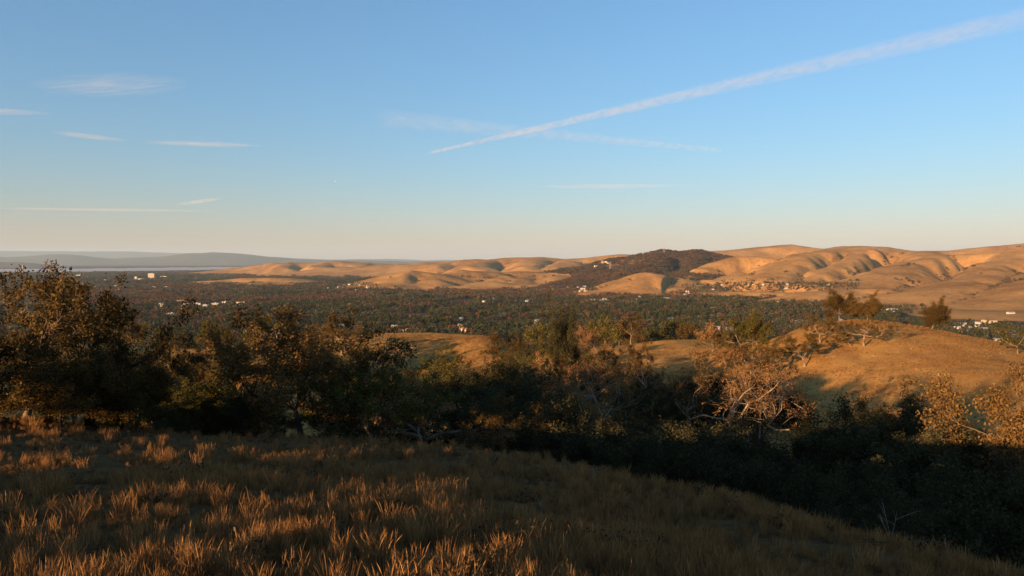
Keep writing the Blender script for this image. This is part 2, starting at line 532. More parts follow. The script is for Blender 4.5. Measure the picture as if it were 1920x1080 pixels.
def mountain(name, label, crest, dist, depth, seed):
    pxs = np.linspace(crest[0][0], crest[-1][0], 160)
    top = np.interp(pxs, [c[0] for c in crest], [c[1] for c in crest])
    top = top + 1.6 * fbm(pxs / 60, pxs * 0 + seed, seed, 4)
    rows = np.linspace(-1, 1, 15)
    X = np.zeros((15, 160)); Y = X.copy(); Z = X.copy()
    for j, s in enumerate(rows):
        d = dist + s * depth
        X[j] = (pxs - 960) / F * d; Y[j] = d
        hz = np.array([P(0, p_, dist)[2] for p_ in top]) - FLOOR
        prof = max(0, 1 - abs(s) ** 1.3)
        Z[j] = FLOOR - 2 + hz * prof * (1 + 0.5 * (1 - prof) * fbm(X[j] / 900, Y[j] / 900, seed + 3, 4))
    split_build(X, Y, Z, np.zeros(X.shape, int), {0: (name, M_MOUNT, label)})


mountain('near_shore_mountains', 'dark low blue hills on the far shore of the bay at the left edge', [(-500, 488), (0, 491), (60, 493), (120, 500), (180, 503)], 21500, 1400, 3)
mountain('blue_mountains', 'hazy blue mountain ridge across the bay', [(-500, 474), (-100, 480), (40, 481), (90, 477), (150, 478), (210, 485), (260, 482), (310, 480), (350, 475), (400, 473), (450, 476),
         (500, 481), (560, 486), (640, 488), (760, 490), (900, 489), (1200, 488)], 36000, 5000, 5)
mountain('faint_mountains', 'faintest grey mountain line behind the blue ridge', [(-700, 466), (0, 470), (120, 471), (250, 472), (400, 476), (520, 482), (640, 487), (720, 485), (800, 488), (1400, 486), (2200, 480)], 56000, 6000, 9)
# ------------------------------------------------------------------ plants: generators


def foliage_mat(name, cols, trans=0.25):
    """leaves: colour varies from leaf to leaf and a little from tree to tree"""
    m = bpy.data.materials.new(name); m.use_nodes = True
    t = m.node_tree
    t.nodes.remove(t.nodes['Principled BSDF'])
    g = N(t, 'ShaderNodeNewGeometry'); oi = N(t, 'ShaderNodeObjectInfo')
    c = ramp(t, g.outputs['Random Per Island'], [(i / (len(cols) - 1), cc) for i, cc in enumerate(cols)])
    hsv = N(t, 'ShaderNodeHueSaturation')
    mr = N(t, 'ShaderNodeMapRange'); mr.inputs[3].default_value = 0.72; mr.inputs[4].default_value = 1.25
    t.links.new(oi.outputs['Random'], mr.inputs[0]); t.links.new(mr.outputs[0], hsv.inputs['Value'])
    t.links.new(c, hsv.inputs['Color'])
    d = N(t, 'ShaderNodeBsdfDiffuse'); tr = N(t, 'ShaderNodeBsdfTranslucent'); mx = N(t, 'ShaderNodeMixShader')
    mx.inputs[0].default_value = trans
    t.links.new(hsv.outputs[0], d.inputs[0]); t.links.new(hsv.outputs[0], tr.inputs[0])
    t.links.new(d.outputs[0], mx.inputs[1]); t.links.new(tr.outputs[0], mx.inputs[2])
    t.links.new(mx.outputs[0], t.nodes['Material Output'].inputs['Surface'])
    return m


def bark_mat(name, a, b_, scale=9):
    m, t, b = new_mat(name)
    tc = N(t, 'ShaderNodeTexCoord')
    t.links.new(ramp(t, noise(t, scale, 5, 0.7, tc.outputs['Object']), [(0.35, a), (0.65, b_)]), b.inputs['Base Color'])
    b.inputs['Roughness'].default_value = 0.95; b.inputs['Specular IOR Level'].default_value = 0.05
    bp = N(t, 'ShaderNodeBump'); bp.inputs['Strength'].default_value = 0.6; bp.inputs['Distance'].default_value = 0.02
    t.links.new(noise(t, scale * 6, 4, 0.7, tc.outputs['Object']), bp.inputs['Height']); t.links.new(bp.outputs[0], b.inputs['Normal'])
    return m


ML = {
    'brown': foliage_mat('oak_leaves_brown', [(0.036, 0.023, 0.010), (0.105, 0.064, 0.022), (0.075, 0.054, 0.018), (0.165, 0.105, 0.035)]),
    'autumn': foliage_mat('oak_leaves_autumn', [(0.10, 0.05, 0.022), (0.24, 0.12, 0.048), (0.17, 0.09, 0.035), (0.32, 0.18, 0.075)]),
    'olive': foliage_mat('oak_leaves_olive', [(0.035, 0.032, 0.011), (0.10, 0.085, 0.022), (0.065, 0.058, 0.016), (0.17, 0.135, 0.035)]),
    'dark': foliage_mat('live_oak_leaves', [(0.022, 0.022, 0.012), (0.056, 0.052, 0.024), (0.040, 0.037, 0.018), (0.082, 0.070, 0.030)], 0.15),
    'gold': foliage_mat('oak_leaves_gold', [(0.12, 0.07, 0.025), (0.27, 0.155, 0.055), (0.20, 0.12, 0.04), (0.36, 0.22, 0.08)]),
    'amber': foliage_mat('oak_leaves_amber', [(0.06, 0.036, 0.014), (0.15, 0.085, 0.030), (0.11, 0.065, 0.023), (0.20, 0.12, 0.042)]),
    'red': foliage_mat('maple_leaves_red', [(0.16, 0.04, 0.028), (0.24, 0.07, 0.04), (0.20, 0.055, 0.035)]),
    'valley_green': foliage_mat('valley_leaves_green', [(0.020, 0.024, 0.010), (0.056, 0.060, 0.022), (0.036, 0.042, 0.015)]),
    'valley_brown': foliage_mat('valley_leaves_brown', [(0.0607, 0.0365, 0.0203), (0.1485, 0.0810, 0.0378), (0.0945, 0.0567, 0.0270)]),
    'valley_grey': foliage_mat('valley_leaves_grey', [(0.0378, 0.0378, 0.0243), (0.0945, 0.0837, 0.0486), (0.0648, 0.0594, 0.0365)]),
    'valley_red': foliage_mat('valley_leaves_red', [(0.08, 0.032, 0.02), (0.14, 0.06, 0.03), (0.11, 0.045, 0.026)]),
    'scrub': foliage_mat('scrub_leaves', [(0.05, 0.033, 0.020), (0.115, 0.072, 0.040), (0.08, 0.05, 0.028)]),
}
MB_ = {'grey': bark_mat('oak_bark_grey', (0.09, 0.07, 0.05), (0.26, 0.20, 0.14)), 'dark': bark_mat('oak_bark_dark', (0.018, 0.014, 0.011), (0.06, 0.045, 0.032)),
       'pale': bark_mat('oak_bark_pale', (0.12, 0.092, 0.065), (0.33, 0.25, 0.17))}


def tube(V, Fc, pts, rad, n):
    base = len(V)
    pts = np.asarray(pts)
    for i, (p, r) in enumerate(zip(pts, rad)):
        d = pts[min(i + 1, len(pts) - 1)] - pts[max(i - 1, 0)]
        d = d / (np.linalg.norm(d) + 1e-9)
        a = np.cross(d, (0.3, 0.9, 0.2)); a /= np.linalg.norm(a) + 1e-9
        b = np.cross(d, a)
        for k in range(n):
            an = 2 * math.pi * k / n
            V.append(p + r * (math.cos(an) * a + math.sin(an) * b))
    for i in range(len(pts) - 1):
        for k in range(n):
            Fc.append((base + i * n + k, base + i * n + (k + 1) % n, base + (i + 1) * n + (k + 1) % n, base + (i + 1) * n + k))


def leaf_quads(C, size, rg, aspect=0.62, droop=0.0):
    """random quads at centres C"""
    n = len(C)
    a = rg.normal(size=(n, 3)); a /= np.linalg.norm(a, axis=1)[:, None]
    b = np.cross(a, rg.normal(size=(n, 3))); b /= np.linalg.norm(b, axis=1)[:, None] + 1e-9
    s = size * rg.uniform(0.55, 1.35, n)[:, None]
    A, B = a * s, b * s * aspect
    V = np.stack([C - A, C - 0.15 * A + B, C + A, C + 0.1 * A - B], 1).reshape(-1, 3)
    return V, np.arange(4 * n).reshape(n, 4)


def make_oak(seed, per_twig=7, leaf=0.026, limbs=4, spread=0.95, trunk_len=0.2, wig=0.30, maxlev=4, lean=0.1, thick=0.018, kids=(0, 4, 4, 3), tuft=0.030, gap=0.36):
    rg = np.random.default_rng(seed)
    V, Fc, tips = [], [], []

    def grow(p, d, L, r, lev):
        n = 5 if lev == 0 else 4 if lev < 3 else 3
        pts, rr = [p], [r]
        for i in range(n):
            d = d + rg.normal(size=3) * wig * (0.35 if lev == 0 else 1.0) + np.array([0, 0, 0.05 if lev < 2 else 0.02])
            d = d / np.linalg.norm(d)
            p = p + d * L / n
            pts.append(p); rr.append(r * (1 - (0.35 if lev < 2 else 0.6) * (i + 1) / n))
        if lev == 0:
            rr[0] *= 1.7; rr[1] *= 1.15
        tube(V, Fc, pts, rr, 7 if lev < 2 else 4 if lev < 3 else 3)
        if lev >= maxlev:
            tips.append(pts[1:])
            return
        k = limbs if lev == 0 else kids[lev]
        ph = rg.uniform(0, 6.28)
        for c in range(k):
            tpos = 1.0 if (c == 0 or lev == 0) else rg.uniform(0.35, 0.95)
            j = min(int(tpos * n), n)
            q = pts[j]
            an = ph + 2 * math.pi * c / k + rg.uniform(-0.5, 0.5)
            sd = np.cross(d, (0.13, 0.31, 0.94)); sd /= np.linalg.norm(sd) + 1e-9
            s2 = np.cross(d, sd)
            sa = (spread if lev == 0 else rg.uniform(0.5, 1.15)) * (0.35 if (c == 0 and lev > 0) else 1)
            nd = d * math.cos(sa) + (sd * math.cos(an) + s2 * math.sin(an)) * math.sin(sa)
            if nd[2] < -0.25: nd[2] *= 0.3
            ratio = {0: 1.75, 1: 0.66, 2: 0.60, 3: 0.55}.get(lev, 0.5)
            grow(q, nd / np.linalg.norm(nd), L * ratio * rg.uniform(0.75, 1.2), max(rr[j] * rg.uniform(0.5, 0.72), 0.0012), lev + 1)

    grow(np.zeros(3), np.array([rg.uniform(-lean, lean), rg.uniform(-lean, lean), 1.0]), trunk_len, thick, 0)
    V = np.array(V)
    C = np.concatenate([np.array(tp) for tp in tips])
    sc_ = 1.0 / np.percentile(C[:, 2], 99.5)
    V = V * sc_; C = C * sc_
    V[:, 2] -= 0.02
    if per_twig:
        C = np.repeat(C, per_twig, 0) + rg.normal(size=(len(C) * per_twig, 3)) * tuft
        keep = (0.5 + fbm(C[:, 0] * 7, C[:, 1] * 7 + C[:, 2] * 6, seed, 2)) > gap
        C = C[keep]
        LV, LF = leaf_quads(C, leaf, rg)
    else:
        LV = LF = None
    return (V, np.array(Fc)), (LV, LF)


def oak_meshes(tag_, **kw):
    (v, f), (lv, lf) = make_oak(**kw)
    tm = mesh_np('trunk_' + tag_, v, f, MB_['grey'])
    cm = mesh_np('crown_' + tag_, lv, lf, ML['brown'], False) if lv is not None else None
    return tm, cm


OAK = {
    'full': [oak_meshes('full%d' % i, seed=100 + i, per_twig=40, leaf=0.0105, tuft=0.024, limbs=4, spread=0.9) for i in range(4)],
    'broad': [oak_meshes('broad%d' % i, seed=200 + i, per_twig=34, leaf=0.0104, tuft=0.024, limbs=5, spread=1.15, trunk_len=0.16) for i in range(3)],
    'sparse': [oak_meshes('sparse%d' % i, seed=300 + i, per_twig=34, leaf=0.0088, tuft=0.020, limbs=4, spread=0.95, wig=0.38, thick=0.021) for i in range(4)],
    'dense': [oak_meshes('dense%d' % i, seed=400 + i, per_twig=70, leaf=0.0098, limbs=5, spread=1.0, tuft=0.036, gap=0.16) for i in range(3)],
    'stem': [oak_meshes('stem%d' % i, seed=261 + i, per_twig=34, leaf=0.0104, tuft=0.024, limbs=4, spread=0.85, trunk_len=0.5, thick=0.045, wig=0.26) for i in range(2)],
    'twiggy': [oak_meshes('twiggy%d' % i, seed=350 + i, per_twig=11, leaf=0.0088, tuft=0.018, limbs=3, spread=0.8, wig=0.46, thick=0.023, trunk_len=0.26) for i in range(4)],
    'bare': [oak_meshes('bare%d' % i, seed=500 + i, per_twig=0, limbs=3, spread=0.7, wig=0.4, thick=0.017, kids=(0, 3, 3, 2)) for i in range(3)],
    'far': [oak_meshes('far%d' % i, seed=600 + i, per_twig=14, leaf=0.026, limbs=4, spread=0.9 + 0.1 * i, maxlev=3, kids=(0, 4, 5, 3), tuft=0.05, thick=0.02) for i in range(3)],
}
TREES = []          # (x, y, z, height) of everything planted, for spacing


def oak(name, label, kind, var, px, d, h, leaf='brown', bark='grey', rot=None, wide=1.0, group=None, cat='tree', xy=None, dz=0.0):
    x, y = xy if xy else ((px - 960) / F * d, d)
    tm, cm = OAK[kind][var % len(OAK[kind])]
    z = h1(x, y) + dz
    e = bpy.data.objects.new(name, None); COL.objects.link(e)
    e.empty_display_size = 0.5
    e.location = (x, y, z)
    e.rotation_euler = (0, 0, rot if rot is not None else random.Random(int(px * 7 + d * 13)).uniform(0, 6.28))
    e.scale = (h * wide, h * wide, h)
    tag(e, label, cat, group)
    o = obj('trunk', tm, e)
    o.material_slots[0].link = 'OBJECT'; o.material_slots[0].material = MB_[bark]
    if cm:
        c = obj('crown', cm, e)
        c.material_slots[0].link = 'OBJECT'; c.material_slots[0].material = ML[leaf]
    TREES.append((x, y, z, h))
    return e


# ------------------------------------------------------------------ plants: the oaks one can tell apart
G1 = 'oaks along the edge of the near hill'
oak('oak_tree', 'large brown-leaved oak at the left edge, tallest of the near trees', 'full', 0, 40, 37, 7.7, 'brown', 'grey', 0.4, 1.0, G1)
oak('oak_tree', 'brown oak just right of the tallest one, with bare twigs at its top', 'full', 1, 160, 41, 8.9, 'brown', 'dark', 2.0, 0.78, G1)
oak('oak_tree', 'low bushy brown oak below the tall left-hand oaks', 'dense', 1, 105, 35.5, 4.4, 'brown', 'dark', 1.0, 1.2, G1)
oak('oak_tree', 'low brown oak hanging over the slope at the right of the left-hand clump', 'dense', 2, 222, 42, 4.4, 'brown', 'dark', 3.0, 1.2, G1)
oak('oak_tree', 'low dark brown oak at the very left edge, under the tallest oak', 'dense', 2, -40, 36, 6.2, 'brown', 'dark', 0.2, 1.3, G1)
oak('oak_tree', 'low shadowed oak closing the gap between the tall left-hand oaks', 'dense', 0, 170, 39.5, 3.8, 'brown', 'dark', 4.2, 1.3, G1)
oak('dead_tree', 'bare dead snag with crooked branches rising above the left-hand oaks', 'bare', 0, 135, 44, 10.4, bark='grey', rot=1.2, wide=0.6)
oak('dead_tree', 'thin dark leafless tree against the town, between the two oak clumps', 'bare', 1, 272, 72, 12.2, bark='dark', rot=0.6, wide=0.45)
oak('oak_tree', 'reddish half-bare oak around the thin dark leafless tree', 'sparse', 0, 285, 75, 7.5, 'brown', 'dark', 0.9, 0.8, G1)
oak('oak_tree', 'big spreading oak with a dark trunk in front of the sunlit gap', 'stem', 0, 560, 52, 9.9, 'amber', 'dark', 0.3, 1.1, G1)
oak('oak_tree', 'brown oak crown rising behind the big spreading oak', 'full', 3, 605, 62, 12.0, 'brown', 'grey', 1.9, 0.9, G1)
oak('oak_tree', 'low olive oak leaning left of the sunlit gap under the trees', 'broad', 0, 350, 53, 6.0, 'olive', 'dark', 4.0, 1.15, G1)
oak('oak_tree', 'small olive oak at the hill edge, left of the low leaning olive oak', 'full', 2, 335, 50, 3.2, 'olive', 'dark', 2.2, 1.2, G1)
oak('oak_tree', 'yellow-green oak with many dark stems right of the big spreading oak', 'stem', 1, 700, 53, 6.6, 'olive', 'dark', 0.8, 1.25, G1)
oak('oak_tree', 'second yellow-green oak, next to the many-stemmed one', 'stem', 0, 672, 54, 6.4, 'olive', 'dark', 5.1, 1.2, G1)
oak('oak_tree', 'pinkish-brown half-bare oak on the crest behind the yellow-green oaks', 'sparse', 2, 800, 60, 9.6, 'autumn', 'grey', 2.7, 1.0, G1)
oak('oak_tree', 'twiggy brown oak between the pinkish oak and the dark trees', 'sparse', 3, 855, 56, 6.4, 'brown', 'dark', 1.3, 1.1, G1)
G2 = 'dark trees at the head of the ravine'
for i, (px_, d_, h_, v_, lb) in enumerate([
        (905, 66, 9.5, 0, 'tall dark evergreen oak left of the ravine head, beside the pinkish oak'),
        (955, 72, 11.0, 1, 'tall dark evergreen oak in the middle of the ravine head'),
        (1010, 62, 8.5, 2, 'dark evergreen oak nearest the crest at the ravine head'),
        (880, 88, 8.5, 1, 'dark evergreen oak behind the others below the meadow'),
        (740, 100, 6.0, 0, 'dark evergreen oak in the hollow below the meadow, left'),
        (830, 104, 6.0, 2, 'dark evergreen oak in the hollow below the meadow, right'),
        (650, 96, 8.0, 1, 'dark evergreen oak behind the big spreading oak')]):
    oak('evergreen_oak', lb, 'dense', v_, px_, d_, h_, 'dark', 'dark', None, 1.0, G2)
oak('oak_tree', 'olive oak in front of the sunlit meadow', 'full', 1, 820, 132, 6.8, 'olive', 'dark', 0.2, 1.0)
oak('oak_tree', 'brown oak at the lower right corner of the meadow', 'full', 2, 945, 118, 6.6, 'brown', 'grey', 0.7, 1.1)
oak('dead_tree', 'dark bare crooked tree at the left end of the meadow', 'bare', 2, 728, 148, 8.0, bark='dark', rot=0.3, wide=0.9)
for px_, d_, h_, k_, v_, lf, lb in [
        (965, 165, 9.5, 'full', 0, 'brown', 'brown oak right beside the meadow'),
        (1005, 158, 9.0, 'full', 3, 'brown', 'second brown oak right of the meadow'),
        (640, 172, 8.5, 'sparse', 0, 'brown', 'reddish oak at the left end of the meadow'),
        (590, 160, 8.0, 'full', 1, 'brown', 'brown oak left of the meadow, partly behind the big spreading oak'),
        (400, 180, 7.5, 'full', 0, 'olive', 'olive oak beside the small orange clearing'),
        (250, 175, 8.0, 'full', 2, 'brown', 'brown oak left of the small orange clearing'),
        (450, 140, 8.5, 'dense', 2, 'dark', 'dark oak in the shade right of the small orange clearing'),
        (520, 200, 9.0, 'full', 3, 'olive', 'olive oak behind the big spreading oak on the far slope'),
        (345, 120, 7.0, 'dense', 0, 'dark', 'dark oak below the small orange clearing'),
        (190, 110, 9.0, 'dense', 1, 'dark', 'dark oak behind the left-hand clump'),
        (60, 120, 9.0, 'full', 1, 'brown', 'brown oak far behind the left-hand clump')]:
    oak('oak_tree', lb, k_, v_, px_, d_, h_, lf, 'dark' if lf == 'dark' else 'grey')
oak('cypress_tree', 'very dark dense oval evergreen standing above the lit oaks', 'dense', 0, 1056, 118, 15.8, 'dark', 'dark', 0.4, 0.44)
oak('oak_tree', 'orange-leaved oak just right of the dark oval evergreen', 'sparse', 2, 1128, 170, 12.0, 'autumn', 'pale', 1.4, 0.8)
G3 = 'sunlit half-bare oaks in the ravine'
for px_, d_, h_, v_, r_, lf, lb in [
        (1035, 92, 10.0, 0, 0.4, 'autumn', 'sunlit half-bare oak under the dark oval evergreen'),
        (1128, 84, 12.0, 1, 2.2, 'gold', 'sunlit oak with pale forked limbs, in the middle of the ravine edge'),
        (1175, 100, 9.0, 2, 1.2, 'autumn', 'sunlit orange oak behind the pale forked one'),
        (1290, 84, 13.4, 3, 0.9, 'amber', 'tall half-bare oak with a pale crooked trunk, centre of the right-hand lit trio'),
        (1375, 80, 12.8, 0, 3.9, 'autumn', 'half-bare oak with pale limbs, right of the tall crooked one'),
        (1432, 76, 11.0, 1, 5.0, 'autumn', 'lowest twiggy oak at the right end of the lit trio'),
        (1225, 95, 10.5, 2, 4.4, 'amber', 'sparse oak with a curved pale branch, left of the tall crooked one')]:
    oak('oak_tree', lb, 'sparse' if px_ in (1035, 1175) else 'twiggy', v_, px_, d_, h_, lf, 'pale', r_, 0.95, G3)
oak('oak_tree', 'sunlit golden-brown oak at the right edge of the frame', 'dense', 1, 1908, 54, 13.0, 'amber', 'grey', 0.5, 0.84)
oak('oak_tree', 'sunlit golden-brown oak cut by the right edge, behind the other one', 'dense', 0, 2010, 58, 13.5, 'amber', 'grey', 2.5, 0.75)
G4 = 'shaded oaks in the dark ravine'
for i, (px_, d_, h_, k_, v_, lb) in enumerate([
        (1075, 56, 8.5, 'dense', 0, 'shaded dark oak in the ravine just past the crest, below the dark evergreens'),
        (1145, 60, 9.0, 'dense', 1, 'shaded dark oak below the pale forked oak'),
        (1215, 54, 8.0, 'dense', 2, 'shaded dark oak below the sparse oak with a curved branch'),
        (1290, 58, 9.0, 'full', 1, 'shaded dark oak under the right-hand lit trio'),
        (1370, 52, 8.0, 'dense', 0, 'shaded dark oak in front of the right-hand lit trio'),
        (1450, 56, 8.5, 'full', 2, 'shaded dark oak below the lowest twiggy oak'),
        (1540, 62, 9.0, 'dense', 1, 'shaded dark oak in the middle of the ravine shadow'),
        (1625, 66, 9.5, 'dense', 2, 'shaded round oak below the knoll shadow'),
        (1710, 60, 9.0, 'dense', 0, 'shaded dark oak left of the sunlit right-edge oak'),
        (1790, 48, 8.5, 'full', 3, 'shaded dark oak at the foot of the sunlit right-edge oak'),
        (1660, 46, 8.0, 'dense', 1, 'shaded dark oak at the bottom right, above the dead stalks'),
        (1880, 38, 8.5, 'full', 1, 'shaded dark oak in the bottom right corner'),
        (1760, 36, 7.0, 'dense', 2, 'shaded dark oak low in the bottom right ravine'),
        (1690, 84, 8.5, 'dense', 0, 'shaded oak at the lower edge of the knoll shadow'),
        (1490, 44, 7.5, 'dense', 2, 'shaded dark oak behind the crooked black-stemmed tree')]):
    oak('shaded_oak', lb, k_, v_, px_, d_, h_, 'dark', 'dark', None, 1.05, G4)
oak('oak_tree', 'small black-stemmed crooked tree on the shaded slope edge', 'sparse', 3, 1540, 29, 4.2, 'dark', 'dark', 0.8, 1.0)
G5 = 'oaks on the golden knoll'
for px_, d_, h_, k_, v_, lf, r_, wd, lb in [
        (1575, 178, 8.2, 'dense', 0, 'brown', 0.3, 1.1, 'tallest round oak on top of the golden knoll'),
        (1628, 175, 6.8, 'dense', 2, 'brown', 1.3, 1.0, 'thinner oak on the knoll top, right of the tallest round one'),
        (1749, 168, 7.2, 'dense', 2, 'brown', 2.3, 1.0, 'bushy brown oak at the right end of the knoll top'),
        (1540, 156, 6.2, 'full', 1, 'brown', 0.9, 1.2, 'leaning oak in the middle of the knoll face, left of the stony patch'),
        (1622, 150, 6.6, 'sparse', 0, 'brown', 2.9, 1.0, 'sparse windswept oak beside the stony patch'),
        (1457, 146, 4.8, 'full', 2, 'brown', 3.6, 1.1, 'small round oak low on the left flank of the knoll'),
        (1512, 141, 6.4, 'full', 3, 'brown', 4.6, 1.15, 'wide dark oak low on the knoll, right of the small round one'),
        (1598, 151, 3.2, 'sparse', 1, 'brown', 5.2, 1.2, 'small shrubby oak at the left of the sparse windswept oak'),
        (1912, 146, 6.0, 'full', 0, 'olive', 0.6, 0.9, 'olive oak at the right edge beyond the knoll shoulder'),
        (1392, 168, 8.4, 'full', 1, 'olive', 1.1, 1.0, 'dark green oak in the fold left of the knoll'),
        (1422, 172, 8.0, 'dense', 2, 'olive', 0.2, 1.0, 'dense green oak against the left flank of the knoll'),
        (1360, 152, 7.0, 'sparse', 2, 'autumn', 3.3, 1.0, 'brown half-bare oak in the fold below the green oaks'),
        (1410, 140, 6.5, 'full', 0, 'brown', 3.9, 1.1, 'brown oak at the lower left corner of the knoll'),
        (1335, 178, 6.5, 'full', 3, 'brown', 2.5, 1.0, 'brown oak on the low spine left of the knoll')]:
    oak('oak_tree', lb, k_, v_, px_, d_, h_, lf, 'grey', r_, wd, G5)
G6 = 'belt of oaks on the slope before the town'
rb = random.Random(5)
for i in range(34):
    px_ = 1085 + i * 12.2 + rb.uniform(-7, 7)
    d_ = rb.uniform(265, 375)
    lf = rb.choice(['olive', 'brown', 'olive', 'autumn', 'valley_green', 'brown'])
    nm = {'olive': 'olive-green', 'brown': 'brown', 'autumn': 'orange', 'valley_green': 'dark green'}[lf]
    oak('oak_tree', '%s oak in the tree belt between the golden spine and the town' % nm, 'far', i, px_, d_, rb.uniform(8, 12.5), lf, rb.choice(['grey', 'pale']), None, rb.uniform(0.9, 1.15), G6)
for i, (px_, d_, h_) in enumerate([(1432, 262, 11), (1455, 275, 12.5), (1478, 290, 11)]):
    oak('oak_tree', ['left', 'middle', 'right'][i] + ' one of three big green oaks above the low spine, left of the knoll top', 'far', i, px_, d_, h_, 'olive', 'grey', None, 1.0, G6)
for i in range(22):
    px_ = 20 + i * 48 + rb.uniform(-20, 20)
    lf = rb.choice(['olive', 'brown', 'dark'])
    oak('oak_tree', '%s oak on the far slope behind the near oaks, before the town' % {'olive': 'olive', 'brown': 'brown', 'dark': 'dark'}[lf], 'far', i, px_, rb.uniform(225, 330), rb.uniform(7.5, 10.5), lf, 'dark', None, 1.0, 'oaks on the far slope before the town')
rf_ = random.Random(21)


def zone(px_, d_, cuts, mid):
    i = sum(px_ > c for c in cuts)
    return ['left', 'centre-left', 'centre', 'centre-right', 'right'][i if len(cuts) == 4 else i * 2] + (', nearer row' if d_ < mid else ', farther row')


for i in range(46):
    px_ = 250 + (i * 61.8) % 700 + rf_.uniform(-15, 15)
    d_ = 62 + (i * 37.7) % 92
    if 650 < px_ < 965: d_ = 62 + (d_ - 62) * 0.35
    if 430 < px_ < 770 and d_ < 112: continue
    if px_ < 460: d_ = 75 + (d_ - 62) * 0.6
    lf = rf_.choice(['olive', 'brown', 'dark', 'dark', 'brown'])
    k_ = 'dense' if lf == 'dark' else rf_.choice(['full', 'broad'])
    oak('hollow_oak', '%s oak in the wooded hollow behind the crest oaks, %s' % (lf, zone(px_, d_, (400, 530, 680, 820), 95)), k_, i, px_, d_, rf_.uniform(4.2, 5.6) if px_ < 460 else rf_.uniform(5, 7.6), lf, 'dark', None, 1.1, 'oaks in the hollow behind the crest')
for i in range(14):
    px_, d_ = 255 + i * 17 + rf_.uniform(-6, 6), rf_.uniform(55, 72)
    lf = ['brown', 'olive', 'dark'][i % 3]
    oak('hollow_oak', 'low %s oak in the dip left of the big spreading oak, %s' % (lf, zone(px_, d_, (300, 350, 400, 450), 63)), 'full', i, px_, d_, rf_.uniform(4.2, 5.4), lf, 'dark', None, 1.2, 'low oaks in the dip')
for i in range(18):  # dark low oaks added so the shaded slope reads darker
    px_, d_ = 1170 + i * 20 + rf_.uniform(-8, 8), rf_.uniform(90, 120)
    oak('shade_fill_oak', 'low dark brush oak added to darken the slope behind the pale-limbed oaks, %s' % zone(px_, d_, (1250, 1320, 1400, 1470), 105), 'dense', i, px_, d_, rf_.uniform(4.5, 6.2), 'dark', 'dark', None, 1.25, 'brush oaks behind the pale-limbed oaks')
for i, (px_, d_, h_) in enumerate([(640, 70, 8.0), (700, 74, 8.6), (755, 68, 8.2), (800, 76, 9.0), (850, 70, 8.8), (895, 78, 9.4), (935, 66, 8.6), (985, 74, 9.0), (770, 84, 8.6), (870, 88, 9.0), (955, 86, 9.2)]):
    oak('evergreen_oak', ['dark', 'broad dark', 'shadowy'][i % 3] + ' evergreen oak in the row behind the yellow-green oaks, %s' % zone(px_, d_, (680, 760, 840, 920), 75), 'dense', i, px_, d_, h_, ['dark', 'dark', 'olive'][i % 3], 'dark', None, 1.1, 'evergreen oaks behind the crest')
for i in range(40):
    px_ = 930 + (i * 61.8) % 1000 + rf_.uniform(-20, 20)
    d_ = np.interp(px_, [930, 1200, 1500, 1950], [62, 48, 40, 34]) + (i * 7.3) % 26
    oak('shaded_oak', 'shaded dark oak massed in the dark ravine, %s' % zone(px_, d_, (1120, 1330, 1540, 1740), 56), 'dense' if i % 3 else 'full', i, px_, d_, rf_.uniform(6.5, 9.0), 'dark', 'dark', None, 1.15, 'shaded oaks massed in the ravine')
for i in range(20):
    px_ = 960 + (i * 26) % 230 + rf_.uniform(-10, 10)
    lf, d_ = rf_.choice(['brown', 'olive', 'dark', 'amber', 'dark']), rf_.uniform(102, 165)
    oak('oak_tree', '%s oak in the fold before the golden spine, %s' % ({'autumn': 'orange'}.get(lf, lf), zone(px_, d_, (1040, 1120, 1200, 1280), 132)), 'full', i, px_, d_, rf_.uniform(5.5, 8.5), lf, 'grey', None, 1.05, 'oaks in the fold before the golden spine')
# oaks outside the frame on the hill behind and to the left: they throw the long shadows on the grass and the knoll
G7 = 'oaks on the hill behind the viewer'
for i, (x_, y_, h_, k_) in enumerate([(-43, 9, 4.5, 'full'), (-41, -4, 10, 'full'), (-41, -12, 11.5, 'dense'), (-40, -20, 5, 'sparse')]):
    oak('oak_tree', 'oak on the hill outside the frame to the left', k_, i, 0, 0, h_, 'brown', 'grey', i * 1.1, 1.0, G7, xy=(x_, y_))

# ------------------------------------------------------------------ scatter by geometry nodes (only for what nobody could count)


